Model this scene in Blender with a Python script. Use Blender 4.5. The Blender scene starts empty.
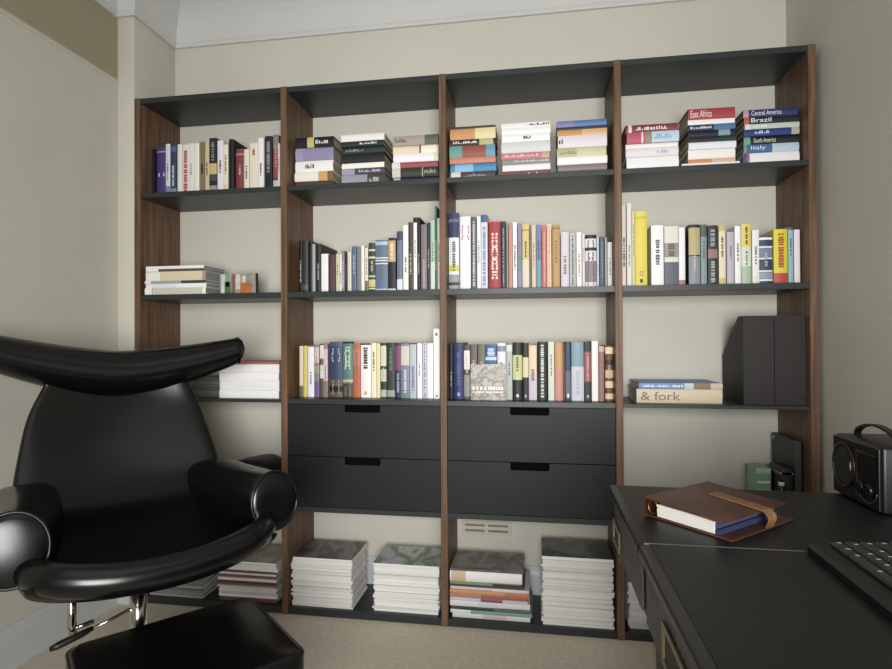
import bpy, bmesh, math, random
from mathutils import Vector, Matrix
C = bpy.context.scene.collection
scene = bpy.context.scene
scene.view_settings.view_transform = 'Standard'
scene.view_settings.look = 'None'
scene.view_settings.exposure = 0.0
rnd = random.Random(7)

# ------------------------------------------------------------------ materials
def lin(c):
    return c / 12.92 if c <= 0.04045 else ((c + 0.055) / 1.055) ** 2.4
def rgb(hexa, k=1.0):
    return tuple(min(1.0, lin(int(hexa[i:i + 2], 16) / 255) * k) for i in (0, 2, 4)) + (1.0,)
MATS = {}
def mat(hexa, rough=0.55, metal=0.0, noise=0.0, scale=30.0, stretch=(1, 1, 1), bump=0.0, spec=0.5, coat=0.0, hex2=None, bscale=None):
    key = (hexa, rough, metal, noise, scale, stretch, bump, spec, coat, hex2, bscale)
    if key in MATS:
        return MATS[key]
    m = bpy.data.materials.new('paint_' + hexa)
    m.use_nodes = True
    nt = m.node_tree
    b = nt.nodes['Principled BSDF']
    b.inputs['Base Color'].default_value = rgb(hexa)
    b.inputs['Roughness'].default_value = rough
    b.inputs['Metallic'].default_value = metal
    b.inputs['Specular IOR Level'].default_value = spec
    b.inputs['Coat Weight'].default_value = coat
    if noise or bump or hex2:
        tc = nt.nodes.new('ShaderNodeTexCoord')
        mp = nt.nodes.new('ShaderNodeMapping')
        mp.inputs['Scale'].default_value = stretch
        nt.links.new(tc.outputs['Object'], mp.inputs['Vector'])
        nz = nt.nodes.new('ShaderNodeTexNoise')
        nz.inputs['Scale'].default_value = scale
        nz.inputs['Detail'].default_value = 5
        nt.links.new(mp.outputs['Vector'], nz.inputs['Vector'])
        if noise or hex2:
            rp = nt.nodes.new('ShaderNodeValToRGB')
            a = rgb(hexa, 1 - noise); c = rgb(hex2) if hex2 else rgb(hexa, 1 + noise)
            rp.color_ramp.elements[0].color = a; rp.color_ramp.elements[1].color = c
            rp.color_ramp.elements[0].position = 0.32; rp.color_ramp.elements[1].position = 0.68
            nt.links.new(nz.outputs['Fac'], rp.inputs['Fac'])
            nt.links.new(rp.outputs['Color'], b.inputs['Base Color'])
        if bump:
            src = nz
            if bscale:
                src = nt.nodes.new('ShaderNodeTexNoise')
                src.inputs['Scale'].default_value = bscale
                nt.links.new(tc.outputs['Object'], src.inputs['Vector'])
            bp = nt.nodes.new('ShaderNodeBump')
            bp.inputs['Strength'].default_value = bump
            bp.inputs['Distance'].default_value = 0.002
            nt.links.new(src.outputs['Fac'], bp.inputs['Height'])
            nt.links.new(bp.outputs['Normal'], b.inputs['Normal'])
    MATS[key] = m
    return m
def soften(h, k=0.24):
    c = [int(h[i:i + 2], 16) for i in (0, 2, 4)]; g = .3 * c[0] + .59 * c[1] + .11 * c[2]
    return ''.join('%02x' % int(round(v + (g - v) * k)) for v in c)
def bookm(h, rough=0.5):
    return mat(soften(h), rough, spec=0.35)
PAGES = mat('d8d0b8', 0.85, noise=0.12, scale=220, stretch=(8, 0.2, 0.2))
PAGES_FLAT = mat('e2e0da', 0.8, noise=0.12, scale=160, stretch=(0.1, 0.1, 8))
PAGES_SHADED = mat('aca080', 0.85, noise=0.15, scale=160, stretch=(0.1, 0.1, 8))  # page colour browned to carry the shadow on the sides of lying stacks

def photo_mat(name, cols, scale=9.0, seed=0.0):
    """printed cover picture: soft blobs of several inks"""
    m = bpy.data.materials.new(name); m.use_nodes = True
    nt = m.node_tree; b = nt.nodes['Principled BSDF']
    b.inputs['Roughness'].default_value = 0.35
    tc = nt.nodes.new('ShaderNodeTexCoord'); mp = nt.nodes.new('ShaderNodeMapping')
    mp.inputs['Location'].default_value = (seed, seed * 1.7, seed * 0.3)
    mp.inputs['Scale'].default_value = (1.0, 0.55, 1.0)
    nz = nt.nodes.new('ShaderNodeTexNoise'); nz.inputs['Scale'].default_value = scale; nz.inputs['Detail'].default_value = 3
    nt.links.new(tc.outputs['Object'], mp.inputs['Vector']); nt.links.new(mp.outputs['Vector'], nz.inputs['Vector'])
    rp = nt.nodes.new('ShaderNodeValToRGB'); el = rp.color_ramp.elements
    while len(el) < len(cols): el.new(0.5)
    for i, c in enumerate(cols):
        el[i].position = 0.3 + 0.42 * i / (len(cols) - 1); el[i].color = rgb(c)
    nt.links.new(nz.outputs['Fac'], rp.inputs['Fac']); nt.links.new(rp.outputs['Color'], b.inputs['Base Color'])
    return m

# ------------------------------------------------------------------ mesh helpers
class MB:
    """collects shapes with material slots, builds ONE mesh object"""
    def __init__(s):
        s.bm = bmesh.new(); s.mats = []
    def mi(s, m):
        if m not in s.mats: s.mats.append(m)
        return s.mats.index(m)
    def face(s, pts, m, smooth=False):
        vs = [s.bm.verts.new(p) for p in pts]
        f = s.bm.faces.new(vs); f.material_index = s.mi(m); f.smooth = smooth
        return f
    def box(s, a, b, m, bev=0.0, seg=2):
        t = bmesh.new()
        bmesh.ops.create_cube(t, size=1)
        c = [(a[i] + b[i]) / 2 for i in range(3)]; d = [abs(b[i] - a[i]) for i in range(3)]
        for v in t.verts: v.co = Vector((v.co[i] * d[i] + c[i] for i in range(3)))
        if bev > 0:
            bmesh.ops.bevel(t, geom=t.edges[:], offset=bev, segments=seg, affect='EDGES', profile=0.5)
        s.merge(t, m, bev > 0 and seg > 2)
    def merge(s, t, m, smooth=False):
        i = s.mi(m); mp = {}
        for v in t.verts: mp[v] = s.bm.verts.new(v.co)
        for f in t.faces:
            try:
                g = s.bm.faces.new([mp[v] for v in f.verts]); g.material_index = i; g.smooth = smooth
            except ValueError: pass
        t.free()
    def loft(s, rings, m, closed=True, caps=True, smooth=True):
        i = s.mi(m)
        R = [[s.bm.verts.new(p) for p in r] for r in rings]
        n = len(R[0])
        for a, b in zip(R, R[1:]):
            for k in range(n if closed else n - 1):
                f = s.bm.faces.new((a[k], a[(k + 1) % n], b[(k + 1) % n], b[k])); f.material_index = i; f.smooth = smooth
        if caps:
            for r in (R[0][::-1], R[-1]):
                f = s.bm.faces.new(r); f.material_index = i; f.smooth = False
    def tube(s, pts, rad, m, n=14, caps=True):
        pts = [Vector(p) for p in pts]
        rads = rad if isinstance(rad, (list, tuple)) else [rad] * len(pts)
        rings = []; up = None
        for k, p in enumerate(pts):
            d = (pts[min(k + 1, len(pts) - 1)] - pts[max(k - 1, 0)]).normalized()
            if up is None:
                up = Vector((0, 0, 1)) if abs(d.z) < 0.9 else Vector((1, 0, 0))
            x = d.cross(up).normalized(); up = x.cross(d).normalized()
            rings.append([p + rads[k] * (math.cos(2 * math.pi * j / n) * x + math.sin(2 * math.pi * j / n) * up) for j in range(n)])
        s.loft(rings, m, True, caps)
    def prism(s, poly, axis, a, b, m):
        """poly of 2D points extruded along axis (0,1,2) from a to b"""
        def P(q, t):
            l = [q[0], q[1]]; l.insert(axis, t); return l
        s.loft([[P(q, a) for q in poly], [P(q, b) for q in poly]], m, True, True, False)
    def build(s, name, parent=None, normals=True):
        if normals: bmesh.ops.recalc_face_normals(s.bm, faces=s.bm.faces[:])
        me = bpy.data.meshes.new(name); s.bm.to_mesh(me); s.bm.free()
        for m in s.mats: me.materials.append(m)
        o = bpy.data.objects.new(name, me); C.objects.link(o)
        if parent: o.parent = parent
        return o

def crspline(pts, n=8):
    pts = [Vector(p) for p in pts]; out = []
    P = [2 * pts[0] - pts[1]] + pts + [2 * pts[-1] - pts[-2]]
    for i in range(1, len(P) - 2):
        for k in range(n):
            t = k / n
            out.append(0.5 * ((2 * P[i]) + (P[i + 1] - P[i - 1]) * t + (2 * P[i - 1] - 5 * P[i] + 4 * P[i + 1] - P[i + 2]) * t * t + (3 * P[i] - P[i - 1] - 3 * P[i + 1] + P[i + 2]) * t ** 3))
    out.append(pts[-1]); return out

def tag(o, label=None, cat=None, group=None, kind=None):
    if label: o['label'] = label
    if cat: o['category'] = cat
    if group: o['group'] = group
    if kind: o['kind'] = kind
    return o
def thing(name, label, cat, loc=(0, 0, 0), rotz=0.0, group=None):
    o = bpy.data.objects.new(name, None); C.objects.link(o)
    o.empty_display_size = 0.05
    o.location = loc; o.rotation_euler = (0, 0, rotz)
    return tag(o, label, cat, group)
def text_part(name, body, size, m, parent, loc, rot, width=None, height=None):
    cu = bpy.data.curves.new(name, 'FONT'); cu.body = body; cu.size = size; cu.extrude = 0.0002
    t = bpy.data.objects.new(name, cu); C.objects.link(t)
    bpy.context.view_layer.update()
    me = bpy.data.meshes.new_from_object(t.evaluated_get(bpy.context.evaluated_depsgraph_get()))
    bpy.data.objects.remove(t)
    xs = [v.co.x for v in me.vertices]; ys = [v.co.y for v in me.vertices]
    kx = width / (max(xs) - min(xs)) if width else 1
    ky = height / (max(ys) - min(ys)) if height else kx
    x0 = min(xs); y0 = min(ys)
    for v in me.vertices: v.co.x = (v.co.x - x0) * kx; v.co.y = (v.co.y - y0) * ky
    me.materials.clear(); me.materials.append(m)
    o = bpy.data.objects.new(name, me); C.objects.link(o)
    o.parent = parent; o.location = loc; o.rotation_euler = rot
    return o

ORD = ['', 'first', 'second', 'third', 'fourth', 'fifth', 'sixth', 'seventh', 'eighth', 'ninth', 'tenth', 'eleventh', 'twelfth', 'thirteenth', 'fourteenth', 'fifteenth', 'sixteenth', 'seventeenth', 'eighteenth', 'nineteenth', 'twentieth', 'twenty-first', 'twenty-second', 'twenty-third', 'twenty-fourth', 'twenty-fifth', 'twenty-sixth', 'twenty-seventh', 'twenty-eighth', 'twenty-ninth', 'thirtieth', 'thirty-first', 'thirty-second']
ROWS = [
 ('top left shelf', 1.6346, 0.075, [
  (25, 12, 200, '1c1c2a', 'thin blackish navy book'),
  (37, 49, 207, '4b3f86', 'purple hardback with small white mark', [(0.9, 0.93, 'a08fc0')], [(0.42, 0.5, 'e8e4f4', 0.6)], 'h'),
  (86, 21, 217, 'd9dae0', 'white book with low blue patch', [(0.05, 0.2, '7d86b8')]),
  (108, 27, 216, '2f4468', 'dark blue paperback with pale stripe and teal foot', [(0, 0.15, '6f9a94'), (0.85, 0.95, '4e6a96')], [(0.2, 0.6, 'c9d3dc', 0.35)]),
  (136, 21, 214, 'e4e1d6', 'plain cream white paperback'),
  (157, 30, 212, 'e6d9d0', 'white paperback with red ornaments down its spine', [], [(0.05, 0.9, 'b2443c', 0.6)]),
  (188, 25, 214, 'dfe0d2', 'greenish white paperback'),
  (213, 24, 212, 'e9e6da', 'ivory paperback'),
  (239, 20, 217, '7d7346', 'olive paperback with black curl', [], [(0.4, 0.6, '1c1a16', 0.5)]),
  (259, 20, 214, 'cdb98c', 'beige paperback'),
  (279, 34, 230, '2a2a2c', 'black paperback with yellow band and photo foot', [(0.36, 0.55, 'cfb36a'), (0, 0.16, '9a9292'), (0.24, 0.36, '4c4a50')], [(0.6, 0.95, '8a8a8a', 0.4)]),
  (315, 27, 218, 'e2deea', 'lilac white paperback'),
  (343, 21, 199, 'e6e0c4', 'cream paperback with yellowish foot', [(0, 0.2, 'ded3a0')]),
  (367, 22, 219, '15181a', 'tall black hardback', [], [], 'd'),
  (390, 41, 181, '8d3b42', 'dark red hardback with faint gold lines', [(0.86, 0.9, 'b98a5a')], [], 'h'),
  (432, 22, 176, 'e3dcca', 'short cream paperback'),
  (455, 37, 199, 'e8d8c6', 'peach cream paperback with small red mark', [], [(0.76, 0.9, 'b03c30', 0.3)]),
  (494, 24, 216, 'ecebe6', 'bright white tall paperback'),
  (519, 32, 224, '23252b', 'black paperback with silver marks', [], [(0.35, 0.9, '8d9094', 0.5)]),
  (553, 24, 229, 'a83c3f', 'red paperback with grey photo top and pale foot', [(0.75, 1, '7c7e80'), (0, 0.2, 'b9bcc0'), (0.2, 0.24, '4a4a50')]),
  (578, 9, 190, 'e3c6c2', 'thin pale pink paperback'),
 ]),
 ('second bay middle shelf', 1.2273, 0.06, [
  (668, 14, 207, '0e0e0f', 'black hardback', [], [], 'd'),
  (682, 24, 206, '34373a', 'thick charcoal hardback with grey foot label', [(0.06, 0.16, '55585a')], [], 'hd'),
  (708, 17, 203, '121416', 'dark black hardback', [], [], 'd'),
  (726, 12, 190, 'a6a8a4', 'thin grey white paperback'),
  (738, 21, 192, '20262b', 'blue black hardback', [], [], 'd'),
  (761, 30, 151, 'e6ebea', 'shiny white paperback'),
  (792, 28, 146, '54333a', 'plum brown hardback with red edge', [(0, 1, '54333a')], [(0.1, 0.8, '7a3a40', 0.3)]),
  (821, 16, 149, 'c9c2a0', 'khaki beige paperback'),
  (837, 9, 148, 'f0ece2', 'thin white paperback'),
  (846, 13, 160, '8a8090', 'mauve grey thin book', [], [(0.1, 0.75, 'e4e0ea', 0.3)]),
  (860, 7, 154, '24262a', 'thin black paperback'),
  (868, 16, 155, 'ddd6c0', 'cream paperback with faint lines', [], [(0.05, 0.95, 'a89f88', 0.15)]),
  (885, 19, 177, '5c6a86', 'slate blue paperback', [], [(0.4, 0.8, 'aeb9cc', 0.3)]),
  (905, 18, 175, '757a82', 'grey paperback'),
  (924, 13, 178, 'ebe5d4', 'cream white paperback'),
  (938, 12, 170, 'e3dcc8', 'ivory paperback with brown foot', [(0, 0.25, '7a6b5c')]),
  (952, 27, 188, '33453f', 'dark green hardback with gold bands', [(0.83, 0.87, 'd9cf96'), (0.68, 0.72, 'd9cf96'), (0.1, 0.25, 'cdbf72'), (0.3, 0.33, 'd9cf96'), (0.05, 0.08, 'd9cf96')], [], 'h'),
  (980, 50, 197, '5f7391', 'thick slate blue hardback with white title bands', [(0.9, 0.97, 'a9bfcf'), (0.64, 0.66, 'dfe6ea'), (0.59, 0.61, 'dfe6ea'), (0.53, 0.55, 'dfe6ea'), (0.03, 0.05, 'cfd8de')], [], 'h'),
  (1031, 29, 204, '25272a', 'black paperback with tan upper half', [(0.55, 0.95, 'c4a164'), (0, 0.05, 'e4e4e0')], [(0.6, 0.9, 'f0dca8', 0.4)]),
  (1065, 22, 228, '66789a', 'grey blue paperback with navy top', [(0.85, 1, '3c4468'), (0, 0.2, 'd8dce2')]),
  (1088, 22, 251, 'e9efe6', 'tall white paperback with mint tint'),
  (1110, 19, 259, '4b3b36', 'dark brown tall paperback'),
  (1129, 15, 278, 'e9e9e8', 'tall white spine with black top', [(0.93, 1, '17181a')]),
  (1145, 11, 278, '19191b', 'tall thin black book'),
  (1157, 24, 252, '82747c', 'mauve grey tall paperback', [], [(0.05, 0.5, 'c9c0c6', 0.2)]),
  (1182, 12, 257, '2c3431', 'dark thin tall book'),
  (1195, 17, 266, 'a5cbb2', 'mint green tall book', [(0, 0.4, 'cbd8cc')]),
  (1213, 8, 317, '2f6b50', 'very tall thin dark green book'),
  (1221, 12, 272, 'ded6cc', 'pale tall booklet with pink foot', [(0.1, 0.35, 'e6bfae')]),
 ]),
 ('third bay middle shelf', 1.2273, 0.055, [
  (1266, 39, 288, 'dfe3e6', 'white book with navy top and yellow band', [(0.68, 1, '2f3f6a'), (0.88, 0.92, 'a4b4d2'), (0.24, 0.32, 'd8cc3e'), (0, 0.2, '9a9a9c'), (0.06, 0.1, '55565a')], [], 'h'),
  (1307, 41, 275, 'e9e7ea', 'thick white book with red letters at its top', [], [(0.68, 0.88, 'b8382e', 0.8)], 'h'),
  (1350, 20, 271, '5d6266', 'grey black paperback with pale streaks', [], [(0.05, 0.95, 'c4c8ca', 0.4)]),
  (1371, 15, 273, 'ecebef', 'white paperback'),
  (1387, 25, 276, 'cfd6e0', 'white paperback with blue head and blue streaks', [(0.9, 1, '44609c')], [(0.05, 0.85, '7489b4', 0.5)]),
  (1414, 46, 256, 'b23c42', 'thick red hardback with bold white lettering', [(0.98, 1, 'd88a80')], [(0.15, 0.82, 'f4e2d0', 0.55)], 'h'),
  (1461, 18, 249, '2f3742', 'blackish navy paperback with pale stripe', [], [(0.05, 0.9, '8e9ba4', 0.3)]),
  (1480, 8, 243, '8d9494', 'grey thin paperback'),
  (1489, 14, 243, 'd4846e', 'salmon paperback'),
  (1503, 17, 245, 'eaeaea', 'white thin paperback'),
  (1521, 16, 240, '8e82ac', 'lilac paperback with teal middle', [(0.25, 0.5, '5f8c92')]),
  (1538, 26, 237, 'd6bf6a', 'golden yellow paperback with cream foot', [(0, 0.45, 'd8cdb0'), (0.9, 0.92, '9c8a40')], [], ''),
  (1561, 10, 233, '6d6a66', 'grey thin paperback'),
  (1572, 16, 233, 'ddbf9e', 'peach beige paperback'),
  (1588, 20, 232, '6b80ae', 'blue paperback with teal foot', [(0, 0.45, '6b98a8')]),
  (1609, 18, 229, 'cf6a62', 'coral red paperback', [], [(0.1, 0.9, 'eab0a4', 0.2)]),
  (1627, 17, 233, 'e6c8a0', 'cream orange striped paperback', [], [(0.02, 0.98, 'cc7a48', 0.25)]),
  (1646, 29, 232, 'c0955a', 'thick tan gold hardback with dark title', [(0.93, 0.95, '8a6838')], [(0.4, 0.75, '6a4e28', 0.2)], 'h'),
  (1677, 30, 203, 'cfccd8', 'lilac grey thick paperback', [], [], 'h'),
  (1708, 23, 200, 'b9bab8', 'pale grey paperback with dark streaks', [], [(0.05, 0.95, '5e6468', 0.35)]),
  (1732, 19, 200, 'f2e6e0', 'pinkish white paperback'),
  (1752, 10, 194, 'd8d0da', 'thin lilac white paperback'),
  (1762, 41, 189, 'dcd2d2', 'white thick book with black photo blocks', [(0.93, 1, '2a2626'), (0.7, 0.76, '2e2a2c'), (0.1, 0.5, '8b7f84')], [(0.05, 0.9, '2c282c', 0.6)], 'h'),
  (1804, 8, 181, 'b4cfe2', 'thin light blue paperback'),
  (1813, 18, 182, '4a5a72', 'slate navy paperback', [], [(0.2, 0.9, '8798b0', 0.2)]),
  (1831, 9, 177, 'a49a94', 'grey brown thin paperback'),
  (1841, 17, 162, 'cfd0cc', 'short pale grey paperback'),
 ]),
 ('rightmost bay middle shelf', 1.2273, 0.055, [
  (1891, 15, 294, 'd2c9c4', 'tall pinkish grey booklet with dark marks', [], [(0.25, 0.6, '3a3234', 0.5)]),
  (1907, 17, 297, 'dfd9cc', 'tallest cream booklet'),
  (1924, 11, 268, 'd3cba8', 'thin beige booklet'),
  (1936, 42, 268, 'e3d33c', 'tall yellow hardback with small red blotch', [(0.9, 0.93, 'd2c02e')], [(0.05, 0.1, '2a2a1a', 0.25), (0.14, 0.22, 'd8884a', 0.4)], 'h'),
  (1990, 43, 215, 'eef0f2', 'thick bright white hardback', [], [], 'h'),
  (2035, 48, 211, 'dcd8d0', 'white book with grey photo and slate lower block', [(0.02, 0.4, '5d6570'), (0.48, 0.72, '9a9088')], [(0.5, 0.7, '5b534e', 0.5)], ''),
  (2084, 22, 206, 'ece8ea', 'white book with pink foot mark', [(0.02, 0.1, 'c06a78')]),
  (2116, 38, 213, '2e3236', 'black hardback with gold label and grey lower spine', [(0.5, 0.95, 'b9ab70'), (0.02, 0.48, '8d929a')], [], 'h'),
  (2157, 21, 213, '7f9aa2', 'teal grey paperback', [(0.8, 1, '5a6058')]),
  (2179, 31, 208, '343a3c', 'dark mottled paperback with pink middle', [(0.45, 0.6, '9c7478')], [(0.05, 0.4, 'a7b09c', 0.5), (0.65, 0.95, '99a6ae', 0.5)]),
  (2215, 23, 208, 'e6d8b4', 'cream paperback with golden foot', [(0, 0.12, 'd2bc6a'), (0.9, 1, 'd2b56a')]),
  (2240, 25, 183, 'b9b5c2', 'lilac grey paperback', [], [], 'h'),
  (2266, 20, 203, 'eef0f0', 'white paperback with pale green foot'),
  (2287, 33, 209, 'd6dfcc', 'pale green book with yellow upper block', [(0.62, 1, 'e6cf58'), (0.03, 0.3, 'a8c4a4')], [(0.66, 0.95, '4a4428', 0.25), (0.32, 0.58, '6b7468', 0.2)], 'h'),
  (2323, 23, 188, 'e9ebe8', 'cool white paperback', [(0, 0.15, 'dfe6d0')]),
  (2348, 43, 167, '35486e', 'thick navy hardback with white bands', [(0.92, 0.97, 'eef0f4'), (0.75, 0.79, 'dfe3ea'), (0.52, 0.55, 'eef0f4'), (0.26, 0.29, 'eef0f4'), (0.07, 0.11, 'e4e8ee'), (0.56, 0.74, '77859c'), (0.12, 0.25, '93a0b4')], [], 'h'),
  (2393, 45, 188, 'e4d21e', 'yellow hardback with red lettering and red foot', [(0, 0.2, 'd2483a')], [(0.3, 0.92, 'c04a2a', 0.45)], 'h'),
  (2439, 16, 194, '8fbcc6', 'pale teal thin book', [(0.95, 1, '40608a')]),
  (2456, 19, 184, 'e9dfe6', 'pinkish white paperback'),
 ]),
 ('shelf above left drawers', 0.8195, 0.07, [
  (668, 16, 200, 'dccfae', 'beige paperback with dark foot', [(0, 0.22, '6c6444')]),
  (684, 17, 201, 'd8c558', 'mustard yellow paperback'),
  (702, 26, 197, 'ece4ec', 'lilac white thick paperback'),
  (731, 19, 205, '8c7c90', 'mauve paperback with pink top', [(0.65, 0.95, 'd8b8b4'), (0, 0.3, '6d5a92'), (0.45, 0.6, '93a890')]),
  (751, 16, 209, '5b4c40', 'brown paperback with white title panel', [(0.72, 0.97, 'e6dccc'), (0.35, 0.6, 'd2cfc4')]),
  (767, 18, 209, '9a7a92', 'dusty purple paperback', [(0.3, 0.9, 'd4b8c0'), (0, 0.3, '8c7670')]),
  (788, 53, 216, '33456a', 'thick navy hardback with light blue title', [(0, 0.33, '5d5346'), (0.1, 0.2, '201c1a'), (0.92, 1, '4a5468')], [(0.64, 0.88, '9dbbd8', 0.7), (0.05, 0.3, 'b8a68a', 0.6)], 'h'),
  (842, 41, 209, '4d827c', 'teal hardback with cream title and photo foot', [(0, 0.28, '4a4538'), (0.25, 0.33, 'c3b294')], [(0.52, 0.95, 'd3dfb0', 0.6), (0.03, 0.2, 'a39c82', 0.6)], 'h'),
  (885, 29, 209, 'c8623c', 'orange red paperback', [(0.6, 0.9, 'cf7058')]),
  (915, 42, 203, 'f0ebe6', 'thick white paperback with black letters', [], [(0.55, 0.96, '2c2a2a', 0.45), (0.05, 0.12, 'd0a060', 0.3)], 'h'),
  (960, 21, 211, 'eee4c2', 'cream paperback'),
  (982, 14, 209, 'e8dc94', 'pale yellow paperback'),
  (997, 23, 211, '2e3a30', 'dark green paperback with white panels', [(0.58, 0.95, 'cfd0bc'), (0.3, 0.52, 'c3c4b4'), (0.02, 0.15, 'b4b6a4')]),
  (1020, 31, 211, '333d34', 'blackish green paperback with faint title', [(0.02, 0.14, '9aa192')], [(0.5, 0.9, '6f7a6c', 0.4)]),
  (1052, 24, 211, '2e3450', 'navy paperback with magenta upper half', [(0.5, 0.95, '86406e')], [(0.1, 0.45, '98a4c4', 0.4)]),
  (1077, 33, 209, '8084a8', 'lilac paperback with cream panel and dark head', [(0.6, 0.95, 'cfc9b4'), (0, 0.15, '6c8488')], [(0.1, 0.55, 'd6d8e6', 0.3)]),
  (1112, 26, 205, 'b9bccc', 'pale blue grey paperback with fuzzy letters', [(0, 0.15, 'a8bcbc')], [(0.15, 0.6, '70789a', 0.5)]),
  (1140, 20, 209, 'eff0f5', 'white thin spine'),
  (1161, 15, 209, 'd4d0e2', 'white paperback with purple stripe', [], [(0.02, 0.98, '71689a', 0.4)]),
  (1177, 24, 209, 'f1f1f2', 'plain white paperback'),
  (1203, 25, 264, 'efefec', 'tallest white booklet with tiny dark marks', [], [(0.9, 0.94, '4a4440', 0.4), (0.03, 0.05, '5a544c', 0.5)]),
 ]),
 ('shelf above right drawers', 0.8195, 0.055, [
  (1262, 17, 209, '1b1f30', 'blackish navy hardback', [], [], 'h'),
  (1280, 40, 211, '2b3470', 'thick royal blue hardback with faint violet title', [(0.9, 1, '28405a')], [(0.25, 0.85, '5d548c', 0.35), (0.06, 0.14, 'a7b8e2', 0.3)], 'h'),
  (1321, 22, 202, '4d504e', 'grey paperback with white title panel', [(0.55, 0.9, 'e2e2da'), (0.05, 0.45, '8e8e8a')]),
  (1345, 26, 204, '6d5960', 'plum brown paperback'),
  (1372, 29, 203, '6f6a4e', 'olive brown paperback'),
  (1402, 41, 203, '2f62a0', 'blue paperback with white panel', [(0, 0.65, 'cfd8e6'), (0.72, 0.78, 'bcd2ee')], [(0.8, 0.95, 'b4d0ee', 0.7)]),
  (1444, 32, 209, 'e4e4ea', 'white book with grey blue top', [(0.85, 0.95, '8c93a4')], [], 'h'),
  (1477, 23, 203, 'b3bab4', 'pale grey green paperback', [(0.88, 1, 'cdd4d2')]),
  (1501, 35, 211, '2b302e', 'black hardback with lime title block', [(0.35, 0.78, 'c8cf86')], [(0.5, 0.75, '5c6238', 0.3), (0.05, 0.1, 'd6e0da', 0.3)], 'h'),
  (1538, 21, 209, '25262a', 'black paperback with cream leaf shape', [(0.4, 0.75, 'd8cc9a')], [(0.05, 0.1, 'cfd2c8', 0.3)]),
  (1558, 31, 200, 'e8c8a4', 'peach paperback fading to lilac foot', [(0, 0.5, 'cdbccb')]),
  (1590, 37, 213, '2b332f', 'black hardback with white vertical lettering', [], [(0.05, 0.95, 'c8cfc4', 0.35)], 'h'),
  (1629, 23, 213, 'd3d7c6', 'greenish white paperback'),
  (1653, 29, 209, 'd4995a', 'orange paperback with pink lower half', [(0, 0.55, 'da8b78')], [], 'h'),
  (1682, 7, 209, '6a4636', 'thin brown paperback'),
  (1690, 20, 213, '2e4868', 'dark blue paperback with grey lower spine', [(0.05, 0.5, '5c6a78')], [(0.05, 0.12, 'dde6ea', 0.4)]),
  (1712, 44, 212, '7fa2b0', 'pale teal hardback with lilac lower half', [(0, 0.58, 'c9cbdc')], [(0.1, 0.5, '9cb8bc', 0.3)], 'h'),
  (1757, 25, 213, '2a302e', 'black paperback with dusty red title block', [(0.32, 0.83, '9c4f52')], [(0.35, 0.8, 'd29a94', 0.3), (0.05, 0.1, 'b8c8bc', 0.3)]),
  (1783, 24, 215, 'f0efe9', 'plain bright white hardback', [], [], 'h'),
  (1807, 20, 197, '9a6a66', 'mauve brown paperback', [(0.9, 1, 'c8a8a0')]),
  (1830, 29, 199, '7a4528', 'antique brown leather hardback with gold bands', [(0.85, 0.97, 'e4cfa6'), (0.66, 0.74, '23332c'), (0.42, 0.56, 'd8b486'), (0.24, 0.36, 'e2c89a'), (0.04, 0.14, 'dcc294')], [], 'hr'),
 ]),
]
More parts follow.
